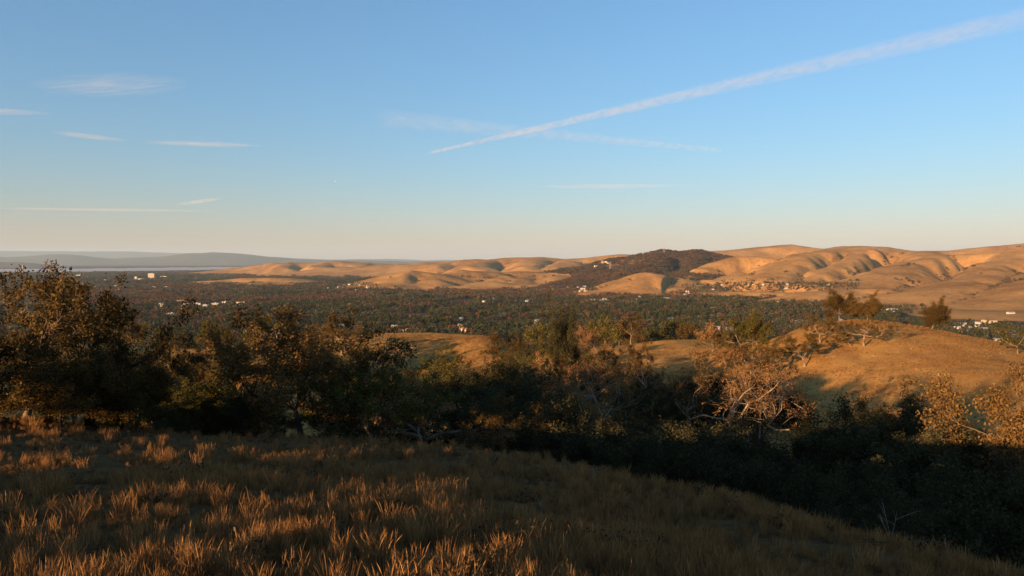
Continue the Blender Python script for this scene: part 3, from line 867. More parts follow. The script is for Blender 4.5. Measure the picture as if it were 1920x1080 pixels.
def scatter(name, pts, rot, scl, idx, protos, label):
    me = bpy.data.meshes.new(name)
    me.vertices.add(len(pts)); me.vertices.foreach_set('co', np.asarray(pts, np.float32).ravel())
    for an, ty, arr in (('rot', 'FLOAT_VECTOR', rot), ('scl', 'FLOAT_VECTOR', scl)):
        a = me.attributes.new(an, ty, 'POINT'); a.data.foreach_set('vector', np.asarray(arr, np.float32).ravel())
    a = me.attributes.new('idx', 'INT', 'POINT'); a.data.foreach_set('value', np.asarray(idx, np.int32))
    col = bpy.data.collections.new(name + '_kinds')
    for i, pm in enumerate(protos):
        o = bpy.data.objects.new('%s_kind_%02d' % (name, i), pm)
        col.objects.link(o)
    ng = bpy.data.node_groups.new(name + '_scatter', 'GeometryNodeTree')
    ng.interface.new_socket('Geometry', in_out='INPUT', socket_type='NodeSocketGeometry')
    ng.interface.new_socket('Geometry', in_out='OUTPUT', socket_type='NodeSocketGeometry')
    gi, go = ng.nodes.new('NodeGroupInput'), ng.nodes.new('NodeGroupOutput')
    ip = ng.nodes.new('GeometryNodeInstanceOnPoints'); ci = ng.nodes.new('GeometryNodeCollectionInfo')
    ci.inputs[0].default_value = col; ci.inputs['Separate Children'].default_value = True; ci.inputs['Reset Children'].default_value = True

    def at(nm, ty):
        n = ng.nodes.new('GeometryNodeInputNamedAttribute'); n.data_type = ty; n.inputs[0].default_value = nm
        return n.outputs[0]
    ng.links.new(gi.outputs[0], ip.inputs['Points']); ng.links.new(ci.outputs[0], ip.inputs['Instance'])
    ip.inputs['Pick Instance'].default_value = True
    ng.links.new(at('idx', 'INT'), ip.inputs['Instance Index'])
    e2r = ng.nodes.new('FunctionNodeEulerToRotation')
    ng.links.new(at('rot', 'FLOAT_VECTOR'), e2r.inputs[0]); ng.links.new(e2r.outputs[0], ip.inputs['Rotation'])
    ng.links.new(at('scl', 'FLOAT_VECTOR'), ip.inputs['Scale'])
    ng.links.new(ip.outputs[0], go.inputs[0])
    o = obj(name, me)
    md = o.modifiers.new('scatter', 'NODES'); md.node_group = ng
    tag(o, label, None, None, 'stuff')
    return o


# --- valley trees: small crowns of leaf clumps, tall and round, plus a trunk
def small_tree(seed, shape, n=90, q=0.085):
    rg = np.random.default_rng(seed)
    d = rg.normal(size=(n, 3)); d /= np.linalg.norm(d, axis=1)[:, None]
    rr = rg.uniform(0.45, 1.0, n)[:, None] ** 0.6
    if shape == 'round': C = d * rr * (0.42, 0.42, 0.36) + (0, 0, 0.62)
    elif shape == 'wide': C = d * rr * (0.55, 0.55, 0.30) + (0, 0, 0.66)
    elif shape == 'tall': C = d * rr * (0.22, 0.22, 0.47) + (0, 0, 0.54)
    else:
        z = rg.uniform(0.08, 1, n); a = rg.uniform(0, 6.28, n); r_ = 0.26 * (1.02 - z) * np.sqrt(rg.uniform(0.3, 1, n))
        C = np.stack([r_ * np.cos(a), r_ * np.sin(a), z], 1)
    C[:, 0] += 0.12 * fbm(C[:, 2] * 4, C[:, 1] * 4, seed, 2)
    V, Fq = leaf_quads(C, q, rg, 0.8)
    TV, TF = [], []
    tube(TV, TF, [np.zeros(3) - (0, 0, 0.03), np.array([0.01, 0, 0.3]), np.array([0.0, 0.02, 0.6])], [0.03, 0.022, 0.01], 5)
    return (V, Fq), (np.array(TV), np.array(TF))


SHAPES = ['round', 'tall', 'wide', 'cone', 'round', 'tall']
LEAFS = ['valley_green', 'valley_grey', 'valley_brown', 'valley_green', 'valley_red', 'valley_brown']
SMALL = []
for i in range(10):
    (lv, lf), (tv, tf) = small_tree(900 + i, SHAPES[i % 6])
    lm = ['valley_green', 'valley_green', 'valley_grey', 'valley_green', 'valley_brown', 'valley_grey', 'valley_red', 'valley_green', 'valley_green', 'valley_brown'][i]
    cm = mesh_np('small_crown_%d' % i, lv, lf, ML[lm], False)
    tm = mesh_np('small_trunk_%d' % i, tv, tf, MB_['dark'])
    me = mesh_np('small_tree_%d' % i, np.concatenate([lv, tv]), np.concatenate([lf, tf + len(lv)]), None, False)
    me.materials.append(ML[lm]); me.materials.append(MB_['dark'])
    me.polygons.foreach_set('material_index', np.concatenate([np.zeros(len(lf), np.int32), np.ones(len(tf), np.int32)]))
    SMALL.append((lm, SHAPES[i % 6], cm, tm, me))
# clumps of trees for the far valley
CLUMP = []
for i in range(8):
    rg = np.random.default_rng(950 + i)
    VV, FF, MI = [], [], []
    nv = 0
    mats = [ML['valley_green'], ML['valley_grey'], ML['valley_brown'], ML['valley_red']]
    for k in range(9):
        (lv, lf), _t = small_tree(980 + i * 9 + k, rg.choice(['round', 'tall', 'wide', 'cone', 'round']), 34, 0.13)
        hh_ = rg.uniform(8, 17)
        lv = lv * hh_ + (rg.uniform(-22, 22), rg.uniform(-22, 22), 0)
        VV.append(lv); FF.append(lf + nv); nv += len(lv)
        MI.append(np.full(len(lf), rg.choice([[0, 0, 0, 1], [0, 0, 0, 0, 2], [0, 0, 1, 1], [0, 0, 1, 2], [0, 1, 2, 2], [1, 1, 2, 3], [2, 2, 1, 0], [2, 2, 3, 1]][i]), np.int32))
    me = mesh_np('tree_clump_%d' % i, np.concatenate(VV), np.concatenate(FF), None, False)
    for mm in mats: me.materials.append(mm)
    me.polygons.foreach_set('material_index', np.concatenate(MI))
    CLUMP.append(me)

# ------------------------------------------------------------------ the town: houses, sheds, church
def plain(name, c, rough=0.8, var=0.12, scale=0.4):
    m, t, b = new_mat(name)
    tc = N(t, 'ShaderNodeTexCoord')
    t.links.new(ramp(t, noise(t, scale, 4, 0.6, tc.outputs['Object']), [(0.3, tuple(x * (1 - var) for x in c)), (0.7, tuple(min(1, x * (1 + var)) for x in c))]), b.inputs['Base Color'])
    b.inputs['Roughness'].default_value = rough; b.inputs['Specular IOR Level'].default_value = 0.2
    return m


WALLS = {'white': plain('white_render', (0.40, 0.385, 0.36)), 'cream': plain('cream_render', (0.38, 0.31, 0.23)), 'tan': plain('tan_render', (0.42, 0.30, 0.20)), 'grey': plain('grey_render', (0.40, 0.39, 0.38))}
ROOFS = {'grey': plain('grey_shingle', (0.20, 0.19, 0.19)), 'brown': plain('brown_shingle', (0.16, 0.10, 0.07)), 'white': plain('white_roof', (0.38, 0.37, 0.36)), 'red': plain('red_tile', (0.30, 0.12, 0.07))}
M_GLASS = plain('dark_window', (0.03, 0.035, 0.04), 0.2)


def box(x0, x1, y0, y1, z0, z1):
    v = [(x, y, z) for x in (x0, x1) for y in (y0, y1) for z in (z0, z1)]
    return v, [(0, 1, 3, 2), (4, 6, 7, 5), (0, 4, 5, 1), (2, 3, 7, 6), (0, 2, 6, 4), (1, 5, 7, 3)]


def boxes(*bs):
    V, Fq = [], []
    for b in bs:
        v, f = box(*b)
        Fq += [tuple(i + len(V) for i in q) for q in f]; V += v
    return V, Fq


def gable(x0, x1, y0, y1, z, h, o=0.6):
    """closed prism roof, ridge along x, with eaves"""
    v = [(x0 - o, y0 - o, z - .15), (x1 + o, y0 - o, z - .15), (x1 + o, y1 + o, z - .15), (x0 - o, y1 + o, z - .15), (x0 - o, (y0 + y1) / 2, z + h), (x1 + o, (y0 + y1) / 2, z + h)]
    return v, [(0, 3, 2, 1), (0, 1, 5, 4), (2, 3, 4, 5), (0, 4, 3), (1, 2, 5)]


def join(*parts):
    V, Fq = [], []
    for v, f in parts:
        Fq += [tuple(i + len(V) for i in q) for q in f]; V += v
    return V, Fq


HOUSE = []
for k, (L, W_, Hh, wing) in enumerate([(16, 9, 4.2, 1), (20, 10, 3.6, 0), (13, 10, 6.4, 0), (18, 9, 5.6, 1)]):
    wall = [box(-L / 2, L / 2, -W_ / 2, W_ / 2, -2, Hh)]
    roof = [gable(-L / 2, L / 2, -W_ / 2, W_ / 2, Hh, 2.6)]
    if wing:
        v, f = gable(-3.4, 3.4, -3.5, 3.5, Hh - 0.4, 2.0)
        wall.append(box(L / 2 - 7.5, L / 2 - 0.5, -W_ / 2 - 5, -W_ / 2 + 0.5, -2, Hh - 0.4))
        roof.append(([(-q[1] + L / 2 - 4, q[0] - W_ / 2 - 2, q[2]) for q in v], f))
    win = boxes(*[(x - 0.8, x + 0.8, -W_ / 2 - 0.08, -W_ / 2 + 0.02, 1.0, 2.4) for x in (-L / 2 + 2, -L / 2 + 5.2)])
    HOUSE.append((mesh_py('house_wall_%d' % k, *join(*wall), WALLS['white']), mesh_py('house_roof_%d' % k, *join(*roof), ROOFS['grey']),
                  mesh_py('house_chimney_%d' % k, *box(-L / 4, -L / 4 + 1.1, 0.6, 1.8, Hh, Hh + 3.4), ROOFS['brown']),
                  mesh_py('house_window_%d' % k, *box(-0.8, 0.8, -0.05, 0.05, 0, 1.4), M_GLASS), L, W_))
HOUSES = []
CLEAR = []       # spots kept free of trees: x, y, radius


def house(x, y, rot, k, wall, roof, label, group, s=1.0, z=None):
    hw, hr, hc, hwin, L, W_ = HOUSE[k]
    e = bpy.data.objects.new('house', None); COL.objects.link(e)
    e.location = (x, y, (h1(x, y) if z is None else z) + 0.4); e.rotation_euler = (0, 0, rot); e.scale = (s, s, s)
    tag(e, label, 'house', group)
    for nm, me, mt in (('wall', hw, WALLS[wall]), ('roof', hr, ROOFS[roof])):
        o = obj(nm, me, e)
        o.material_slots[0].link = 'OBJECT'; o.material_slots[0].material = mt
        if nm == 'roof':
            obj('chimney', hc, o)
    for q in (-L / 2 + 2.2, -L / 2 + 5.4):
        obj('window', hwin, e, (q, -W_ / 2, 1.0))
    CLEAR.append((x, y, 13 * s)); CLEAR.append((x - 8, y - 22, 12)); CLEAR.append((x - 6, y - 40, 10)); HOUSES.append((x, y))
    return e


rh = random.Random(11)
NW = {'white': 'white', 'cream': 'cream', 'tan': 'tan', 'grey': 'pale grey'}


def floor_d(px, py, z=FLOOR):
    """distance at which pixel row py meets the ground height z"""
    return march(px, py, 1050, 12400, 420) or -z * F / max(py - HOR, 6)


def house_cluster(n, poly, where, group, s=(1.0, 1.3), walls=('white', 'white', 'cream', 'grey', 'tan'), roofs=('grey', 'white', 'brown', 'red')):
    (xa, ya0, ya1), (xb, yb0, yb1) = poly
    k = 0; tries = 0
    while k < n and tries < n * 20:
        tries += 1
        t_ = rh.random()
        px_ = xa + (xb - xa) * t_
        lo, hi = ya0 + (yb0 - ya0) * t_, ya1 + (yb1 - ya1) * t_
        py_ = rh.uniform(lo, hi)
        d = floor_d(px_, py_)
        x = (px_ - 960) / F * d
        if d < 1450 and px_ < 1750: continue
        if any((x - c[0]) ** 2 + (d - c[1]) ** 2 < 22 ** 2 for c in CLEAR):
            continue
        wl, rf = rh.choice(walls), rh.choice(roofs)
        kk = rh.randrange(4)
        house(x, d, rh.choice([0.3, 0.3 + math.pi / 2, 0.8, -0.5]) + rh.uniform(-0.2, 0.2), kk, wl, rf,
              '%s %s house with %s roof %s' % (['long', 'low', 'tall', 'gabled'][kk], NW[wl], {'grey': 'a grey', 'white': 'a pale', 'brown': 'a brown', 'red': 'a red'}[rf], where), group, rh.uniform(*s))
        k += 1


house_cluster(6, ((1285, 540, 553), (1400, 532, 545)), 'on the slope behind the golden terrace', 'houses behind the golden terrace', (0.75, 1.0), ('white', 'grey', 'tan'))
house_cluster(5, ((1400, 534, 541), (1580, 536, 545)), 'in the tree row under the right hills', 'houses in the tree row under the right hills', (0.7, 0.95), ('white', 'grey', 'tan'))
house_cluster(34, ((1110, 560, 574), (1330, 550, 576)), 'in trees under the smooth golden hill', 'houses under the smooth golden hill', (1.0, 1.4))
house_cluster(36, ((1240, 578, 632), (1580, 564, 610)), 'among town trees right of centre', 'houses in the right part of the town', (1.0, 1.3))
house_cluster(30, ((640, 560, 625), (1020, 560, 630)), 'among the trees in mid valley', 'houses in the middle of the valley', (0.9, 1.2))
house_cluster(16, ((590, 533, 547), (700, 533, 550)), 'at the foot of the mid golden hills', 'houses at the foot of the mid hills', (1.0, 1.4), ('white', 'white', 'cream'))
house_cluster(10, ((1050, 540, 548), (1100, 540, 548)), 'in the trees left of the smooth golden hill', 'houses left of the smooth hill', (1.1, 1.4), ('white', 'cream'))
house_cluster(9, ((1590, 584, 594), (1690, 582, 590)), 'behind the golden knoll top', 'houses behind the knoll', (1.0, 1.3), ('white', 'cream'))
house_cluster(13, ((1790, 606, 640), (1910, 606, 650)), 'in the shaded valley beyond the knoll', 'houses in the shaded valley', (0.8, 1.1), ('white', 'white', 'grey'), ('white', 'grey'))
house_cluster(6, ((1080, 496, 508), (1150, 490, 500)), 'on the scrub hill shoulder', 'houses on the scrub hill', (1.1, 1.4), ('cream', 'tan'))


def shed(name, px_, py_, L, W_, Hh, label, cat, wall='white', roof='white', rot=0.0, group=None, gab=False, bays=0):
    d = floor_d(px_, py_)
    x = (px_ - 960) / F * d
    e = bpy.data.objects.new(name, None); COL.objects.link(e)
    e.location = (x, d, h1(x, d)); e.rotation_euler = (0, 0, rot)
    tag(e, label, cat, group)
    obj('wall', mesh_py(name + '_wall', *box(-L / 2, L / 2, -W_ / 2, W_ / 2, -2, Hh), WALLS[wall]), e)
    if gab:
        obj('roof', mesh_py(name + '_roof', *gable(-L / 2, L / 2, -W_ / 2, W_ / 2, Hh, W_ * 0.22), ROOFS[roof]), e)
    else:
        r = obj('roof', mesh_py(name + '_roof', *box(-L / 2 - .4, L / 2 + .4, -W_ / 2 - .4, W_ / 2 + .4, Hh + .003, Hh + 0.7), ROOFS[roof]), e)
        obj('roof_plant', mesh_py(name + '_plant', *box(-L / 8, L / 12, -W_ / 6, W_ / 6, Hh + 0.7, Hh + 2.6), WALLS['grey']), r)
    if bays:
        wm = mesh_py(name + '_window', *box(-1.2, 1.2, -0.1, 0.1, 0, 1.8), M_GLASS)
        for fl in range(bays):
            for q in np.linspace(-L / 2 + 3, L / 2 - 3, max(3, int(L / 6))):
                obj('window', wm, e, (q, -W_ / 2, 2 + fl * 3.8))
    step = 14
    for q in np.arange(-L / 2, L / 2 + 1, step):
        CLEAR.append((x + q * math.cos(rot), d + q * math.sin(rot), 16))
        CLEAR.append((x + q * math.cos(rot) - 3, d + q * math.sin(rot) - 30, 15))
        CLEAR.append((x + q * math.cos(rot) - 5, d + q * math.sin(rot) - 60, 15))
    return e


GI = 'pale flat-roofed industrial sheds in the left valley'
for i, (px_, py_, L, lb) in enumerate([
        (185, 540, 60, 'leftmost pale shed of the upper industrial row'), (215, 539, 75, 'second pale shed of the upper industrial row'), (250, 540, 50, 'third pale shed of the upper industrial row'),
        (287, 541, 60, 'pale shed at the right end of the upper industrial row'), (312, 541, 40, 'small pale shed ending the upper industrial row'), (222, 547, 40, 'pale shed just below the upper industrial row'),
        (301, 575, 36, 'leftmost pale shed of the lower industrial row'), (318, 574, 26, 'small pale shed in the lower industrial row'), (341, 568, 34, 'pale shed set back in the lower industrial row'),
        (350, 575, 24, 'low pale shed above the church'), (368, 574, 40, 'bright white shed in the lower industrial row'), (384, 577, 18, 'little white block right of the bright white shed'),
        (404, 574, 26, 'pale shed near the right end of the lower industrial row'), (423, 571, 24, 'last pale shed of the lower industrial row'), (455, 572, 46, 'long pinkish shed right of the lower industrial row'),
        (322, 594, 32, 'pale low shed left of the church'), (370, 592, 30, 'pale low shed right of the church'), (200, 528, 40, 'small distant white shed below the water'), (265, 526, 60, 'distant white shed left of the tower block'),
        (308, 521, 80, 'distant white shed right of the tower block'), (12, 516, 90, 'far white works at the left edge below the water'), (40, 515, 70, 'far white works beside the thin chimney'), (85, 517, 90, 'far white works between the two thin chimneys'),
        (150, 518, 80, 'far white works right of the two thin chimneys')]):
    shed('industrial_shed', px_, py_, L * 0.95, 26, 11 if py_ > 530 else 16, lb, 'shed', 'white' if i % 4 else 'cream', 'white', rot=rh.uniform(-0.1, 0.25), group=GI)
shed('tower_block', 284, 524, 55, 22, 56, 'tall cream tower block standing above the left town', 'building', 'cream', 'white', 0.1, None, False, 6)
shed('office_block', 255, 525, 20, 20, 30, 'narrow pale block left of the tower block', 'building', 'white', 'white', 0.1, None, False, 3)
shed('church', 348, 589, 24, 13, 9, 'white church with a tall thin spire in the left valley', 'church', 'white', 'white', 0.3, None, True, 1)
d = floor_d(343, 589); x = (343 - 960) / F * d
ch = [o for o in bpy.data.objects if o.name.startswith('church')][0]
sv, sf = join(box(-1.6, 1.6, -1.6, 1.6, 0, 14), ([(-1.6, -1.6, 14), (1.6, -1.6, 14), (1.6, 1.6, 14), (-1.6, 1.6, 14), (0, 0, 30)], [(0, 1, 4), (1, 2, 4), (2, 3, 4), (3, 0, 4)]))
obj('spire', mesh_py('church_spire', sv, sf, WALLS['white']), ch, (-13.7, 0, 0))
shed('barn', 1857, 606, 34, 18, 8, 'yellow-walled long barn near the right edge, below the farmland', 'barn', 'cream', 'brown', 0.2, None, True, 0)
shed('school_building', 1125, 566, 60, 18, 5, 'long low pale school building in the tree band', 'building', 'white', 'grey', 0.1, None, True, 0)
shed('farm_shed', 1800, 609, 46, 10, 4, 'row of white farm sheds beyond the bushy knoll oak', 'shed', 'white', 'white', 0.35, None, False, 0)
shed('farmhouse', 1897, 589, 22, 10, 5, 'small white farmhouse at the foot of the right hills', 'house', 'white', 'grey', 0.2, None, True, 0)
for i, px_ in enumerate((43, 115)):
    d = 11200.0; x = (px_ - 960) / F * d
    V, Fq = [], []
    tube(V, Fq, [np.array([0, 0, -3.]), np.array([0, 0, 60.]), np.array([0, 0, 118.])], [7, 5.5, 4.5], 10)
    e = obj('chimney_stack', mesh_np('chimney_stack_%d' % i, np.array(V), np.array(Fq), WALLS['white']), None, (x, d, FLOOR))
    tag(e, ['left', 'right'][i] + ' one of two thin white chimneys by the water', 'chimney')


def pylon(px_, py_, d, h, label):
    p = P(px_, py_, d)
    V, Fq = [], []
    z0 = h1(p[0], p[1])
    e = bpy.data.objects.new('transmission_tower', None); COL.objects.link(e)
    e.location = (p[0], p[1], z0 - 1)
    tag(e, label, 'pylon', 'transmission towers on the scrub hill')
    for sx in (-1, 1):
        for sy in (-1, 1):
            v, f = [], []
            tube(v, f, [np.array([sx * 4., sy * 4, 0]), np.array([sx * .8, sy * .8, h])], [.5, .35], 4)
            obj('leg', mesh_np('pylon_leg', np.array(v), np.array(f), WALLS['grey']), e)
    for q in (0.72, 0.85, 0.97):
        v, f = [], []
        tube(v, f, [np.array([-8., 0, h * q]), np.array([8., 0, h * q])], [.45, .45], 4)
        obj('cross_arm', mesh_np('pylon_arm', np.array(v), np.array(f), WALLS['grey']), e)


pylon(1245, 478, 5050, 62, 'pale transmission tower on the right shoulder of the scrub hill')
pylon(1144, 500, 4950, 58, 'pale transmission tower on the left slope of the scrub hill')

# ------------------------------------------------------------------ valley trees
CL = np.array(CLEAR)


def clear_of(x, y):
    ok = np.ones(len(x), bool)
    for cx_, cy_, r_ in CL:
        ok &= (x - cx_) ** 2 + (y - cy_) ** 2 > r_ * r_
    return ok


def ring_pts(r0, r1, density, amax=40.0):
    area = math.radians(2 * amax) / 2 * (r1 * r1 - r0 * r0)
    n = int(area * density)
    r_ = np.sqrt(rng.uniform(r0 * r0, r1 * r1, n)); a = np.radians(rng.uniform(-amax, amax, n))
    return r_ * np.sin(a), r_ * np.cos(a)


def wooded(x, y):
    """valley floor and foot of the hills, with open fields left out"""
    z, g = H_far(x, y, True)
    h = z - FLOOR
    px_ = PX(x, y)
    py_ = pix(x, y, z)[1]
    ok = h < (9)
    ok |= (g == GROUPS.index('scrub')) & (fbm(x / 260, y / 260, 61, 3) > 0.02) & (h < 120)
    field = (fbm(x / 320, y / 320, 71, 2) > 0.47) & (y < 4200)
    ok &= ~field
    ok &= ~((px_ > 1690) & (py_ > 560) & (py_ < 604) & (y < 3000))            # open farmland at the foot of the right hills
    ok &= ~((px_ > 1690) & (py_ >= 604) & (fbm(x / 90, y / 90, 73, 2) < 0.05))
    ok &= ~((y > 9000) & (px_ < 640) & (fbm(x / 900, y / 500, 77, 2) < -0.1))
    return ok, z


def plant(x, y, hmin, hmax, nk, base):
    ok, z = wooded(x, y)
    ok &= clear_of(x, y)
    x, y, z = x[ok], y[ok], z[ok]
    n = len(x)
    h = rng.uniform(hmin, hmax, n) * (1 + 0.8 * fbm(x / 110, y / 110, 81, 2))
    if base:
        idx = base + np.clip(((fbm(x / 420, y / 700, 83, 3) * 1.1 + 0.42) * nk + rng.normal(0, 1.1, n)), 0, nk - 1).astype(int)
    else:
        idx = rng.integers(0, nk, n)
        grn = (fbm(x / 260, y / 260, 85, 2) > -0.02) & (rng.random(n) < 0.75)
        idx[grn] = rng.choice([0, 1, 3, 7, 8], grn.sum())
    rot = np.stack([rng.normal(0, 0.05, n), rng.normal(0, 0.05, n), rng.uniform(0, 6.28, n)], 1)
    scl = np.stack([h * rng.uniform(0.8, 1.2, n), h * rng.uniform(0.8, 1.2, n), h], 1)
    return np.stack([x, y, z - 0.2], 1), rot, scl, idx


def hidden(x, y, z):
    """whether the near hills hide the point from the camera"""
    return z / np.sqrt(x * x + y * y) < np.interp(np.arctan2(x, y), HOR_TH, HOR_EL)


x, y = ring_pts(1060, 3000, 1 / 210.0)
pA, rA, sA, iA = plant(x, y, 8, 21, len(SMALL), 0)
hid = hidden(pA[:, 0], pA[:, 1], pA[:, 2] + sA[:, 2])
pA, rA, sA, iA = [a[~hid] for a in (pA, rA, sA, iA)]
pxA = PX(pA[:, 0], pA[:, 1])
inview = (pxA > 0) & (pxA < 1920)
order = np.argsort(np.where(inview, pA[:, 1] / sA[:, 2], 1e9))
NEAR = order[:280]
KINDW = {'round': 'round', 'tall': 'tall narrow', 'wide': 'wide-crowned', 'cone': 'cone-shaped'}
COLW = {'valley_green': 'dark green', 'valley_grey': 'grey-green', 'valley_brown': 'brown', 'valley_red': 'rusty red'}
for k in NEAR:
    lm, sh, cm, tm, me = SMALL[iA[k]]
    e = bpy.data.objects.new({'cone': 'conifer_tree', 'tall': 'poplar_tree'}.get(sh, 'valley_tree'), None); COL.objects.link(e)
    e.location = pA[k]; e.rotation_euler = rA[k]; e.scale = sA[k]
    zone = ['seen past the left-hand oaks', 'left of the big spreading oak', 'over the big spreading oak', 'above the meadow', 'left of the oval evergreen', 'behind the oak belt', 'left of the knoll top', 'behind the knoll', 'past the knoll shoulder'][int(np.searchsorted([270, 470, 690, 900, 1050, 1300, 1500, 1760], pxA[k]))]
    tag(e, '%s %s tree at the valley wood edge, %s' % (KINDW[sh], COLW[lm], zone), 'tree', 'nearest trees of the valley wood, %s, %s, %s' % (zone, KINDW[sh], COLW[lm]))
    obj('trunk', tm, e); obj('crown', cm, e)
rest = np.ones(len(pA), bool); rest[NEAR] = False
hx = np.repeat(np.array(HOUSES), 26, 0) + rng.normal(size=(26 * len(HOUSES), 2)) * (42, 26)
hx = hx[clear_of(hx[:, 0], hx[:, 1])]
hp = np.stack([hx[:, 0], hx[:, 1], H(hx[:, 0], hx[:, 1]) - 0.3], 1); nh = len(hx); hs_ = rng.uniform(8, 14, nh)
hr = np.stack([hs_ * 0, hs_ * 0, rng.uniform(0, 6.28, nh)], 1); hsc = np.stack([hs_, hs_, hs_], 1); hi_ = rng.integers(0, 6, nh)
bx_, by_ = [], []
for k in range(420):                                     # the band of garden trees at the foot of the right hills
    q = rng.random(); px_ = 1280 + 330 * q; py_ = rng.uniform(534 - 2 * q, 551 - 6 * q)
    d = march(px_, py_, 2300, 5200, 160)
    if d: bx_.append((px_ - 960) / F * d); by_.append(d)
bx_, by_ = np.array(bx_), np.array(by_); kp = clear_of(bx_, by_); hx = np.concatenate([hx, np.stack([bx_[kp], by_[kp]], 1)])
hp = np.stack([hx[:, 0], hx[:, 1], H(hx[:, 0], hx[:, 1]) - 0.3], 1); nh = len(hx); hs_ = rng.uniform(8, 15, nh)
hr = np.stack([hs_ * 0, hs_ * 0, rng.uniform(0, 6.28, nh)], 1); hsc = np.stack([hs_, hs_, hs_], 1); hi_ = rng.integers(0, 6, nh)
x, y = ring_pts(3000, 6200, 1 / 1100.0)
pB, rB, sB, iB = plant(x, y, 0.9, 1.1, len(CLUMP), len(SMALL))
x, y = ring_pts(6200, 12300, 1 / 2600.0)
pC, rC, sC, iC = plant(x, y, 1.0, 1.3, len(CLUMP), len(SMALL))
scatter('valley_trees', np.concatenate([pA[rest], pB, pC, hp]), np.concatenate([rA[rest], rB, rC, hr]), np.concatenate([sA[rest], sB, sC, hsc]), np.concatenate([iA[rest], iB, iC, hi_]),
        [s_[4] for s_ in SMALL] + CLUMP, 'mass of dark green and rusty trees filling the valley around the town')
for i, (px_, py_, h_) in enumerate([(795, 632, 22), (830, 630, 17)]):
    d = 1400.0; x = (px_ - 960) / F * d
    e = bpy.data.objects.new('maple_tree', None); COL.objects.link(e)
    e.location = (x, d, P(px_, py_, d)[2]); e.scale = (h_, h_, h_)
    e.location.z = h1(x, d); s_ = min(h_, P(px_, py_ - 16, d)[2] - e.location.z); e.scale = (s_ * 1.1, s_ * 1.1, s_)
    tag(e, ['bright red maple just above the meadow edge', 'smaller red-orange maple right of the bright red one'][i], 'tree', 'red maples above the meadow')
    obj('trunk', SMALL[0][3], e); c = obj('crown', SMALL[0][2], e)
    c.material_slots[0].link = 'OBJECT'; c.material_slots[0].material = ML['red']

# chaparral over the scrub hill
x, y = ring_pts(3900, 6000, 1 / 260.0, 22)
z, g = H_far(x, y, True)
ok = (g == GROUPS.index('scrub')) & (z - FLOOR > 14) & (fbm(x / 420 + 3, y / 420, 91, 3) > -0.22)
x, y, z = x[ok], y[ok], z[ok]
n = len(x)
shrub = []
for i in range(3):
    (lv, lf), _t = small_tree(1100 + i, 'wide', 46, 0.14)
    shrub.append(mesh_np('shrub_%d' % i, lv, lf, ML['scrub'], False))
hh_ = rng.uniform(7, 15, n)
scatter('chaparral', np.stack([x, y, z - 3], 1), np.stack([x * 0, x * 0, rng.uniform(0, 6.28, n)], 1), np.stack([hh_ * 1.3, hh_ * 1.3, hh_], 1), rng.integers(0, 3, n), shrub,
        'dark brown-green scrub covering the twin-topped hill')

# bushes in the gullies of the golden hills
x, y = ring_pts(2500, 7800, 1 / 700.0, 38)
z, g = H_far(x, y, True)
e_ = 55.0
lap = H_far(x + e_, y) + H_far(x - e_, y) + H_far(x, y + e_) + H_far(x, y - e_) - 4 * z
ok = (g >= 0) & (g != GROUPS.index('scrub')) & (z - FLOOR > 14) & (lap > 17 + 14 * fbm(x / 300, y / 300, 93, 2))
x, y, z = x[ok], y[ok], z[ok]; n = len(x); hh_ = rng.uniform(4, 10, n)
scatter('gully_bushes', np.stack([x, y, z - 1], 1), np.stack([x * 0, x * 0, rng.uniform(0, 6.28, n)], 1), np.stack([hh_ * 1.3, hh_ * 1.3, hh_], 1), rng.integers(0, 3, n), shrub,
        'scattered dark bushes in the gullies of the golden hills')

# single trees and small clumps in the folds of the golden hills
SPOTS = [(1598, 515, 5, 'in the gully below the long shadowed fold'), (1607, 511, 4, 'beside the gully trees on the right hills'), (1625, 508, 7, 'in the large clump on the right golden hill'), (1641, 500, 3, 'above the large clump on the right golden hill'),
         (1656, 490, 3, 'on the ridge left of the saddle'), (1672, 484, 2, 'on the ridge path, middle'), (1690, 478, 3, 'near the top of the tree-dotted ridge'), (1695, 499, 5, 'in the pair of clumps under the ridge'), (1705, 496, 5, 'in the right of the clumps under the ridge'),
         (1698, 528, 5, 'in the dark strip on the smooth right slope'), (1715, 530, 4, 'at the right end of the dark strip on the slope'), (1683, 525, 2, 'at the left end of the dark strip on the slope'), (1815, 504, 6, 'in the clump right of the big shadowed fold'), (1780, 510, 2, 'inside the big shadowed fold'),
         (1902, 510, 4, 'in the upper clump near the right edge'), (1904, 528, 4, 'in the lower clump near the right edge'), (1886, 466, 2, 'on the skyline near the right edge'), (1910, 463, 4, 'on the dark skyline patch at the right edge'),
         (1600, 528, 4, 'at the mouth of the gully'), (1720, 575, 5, 'in the clump at the foot of the right hills'), (1708, 578, 4, 'left of the clump at the foot of the right hills'),
         (1345, 510, 3, 'at the edge between scrub and golden grass'), (1320, 487, 4, 'left of the first golden dome'), (1560, 548, 2, 'on the low golden lobe'), (1470, 512, 2, 'on the first golden dome'),
         (730, 522, 2, 'on the left shoulder of the mid golden hill'), (700, 535, 3, 'at the foot of the mid golden hill'), (870, 520, 3, 'in the row on the second mid hill'), (880, 521, 3, 'on the right of the row on the second mid hill'), (900, 528, 6, 'in the line of trees between the mid hills'),
         (915, 523, 6, 'further up the line of trees between the mid hills'), (745, 540, 4, 'in the hollow between the mid golden lobes'), (1020, 520, 4, 'above the pale quarry'), (1000, 526, 4, 'beside the pale quarry'), (1040, 518, 4, 'right of the pale quarry'), (1100, 535, 5, 'below the scrub hill spur')]
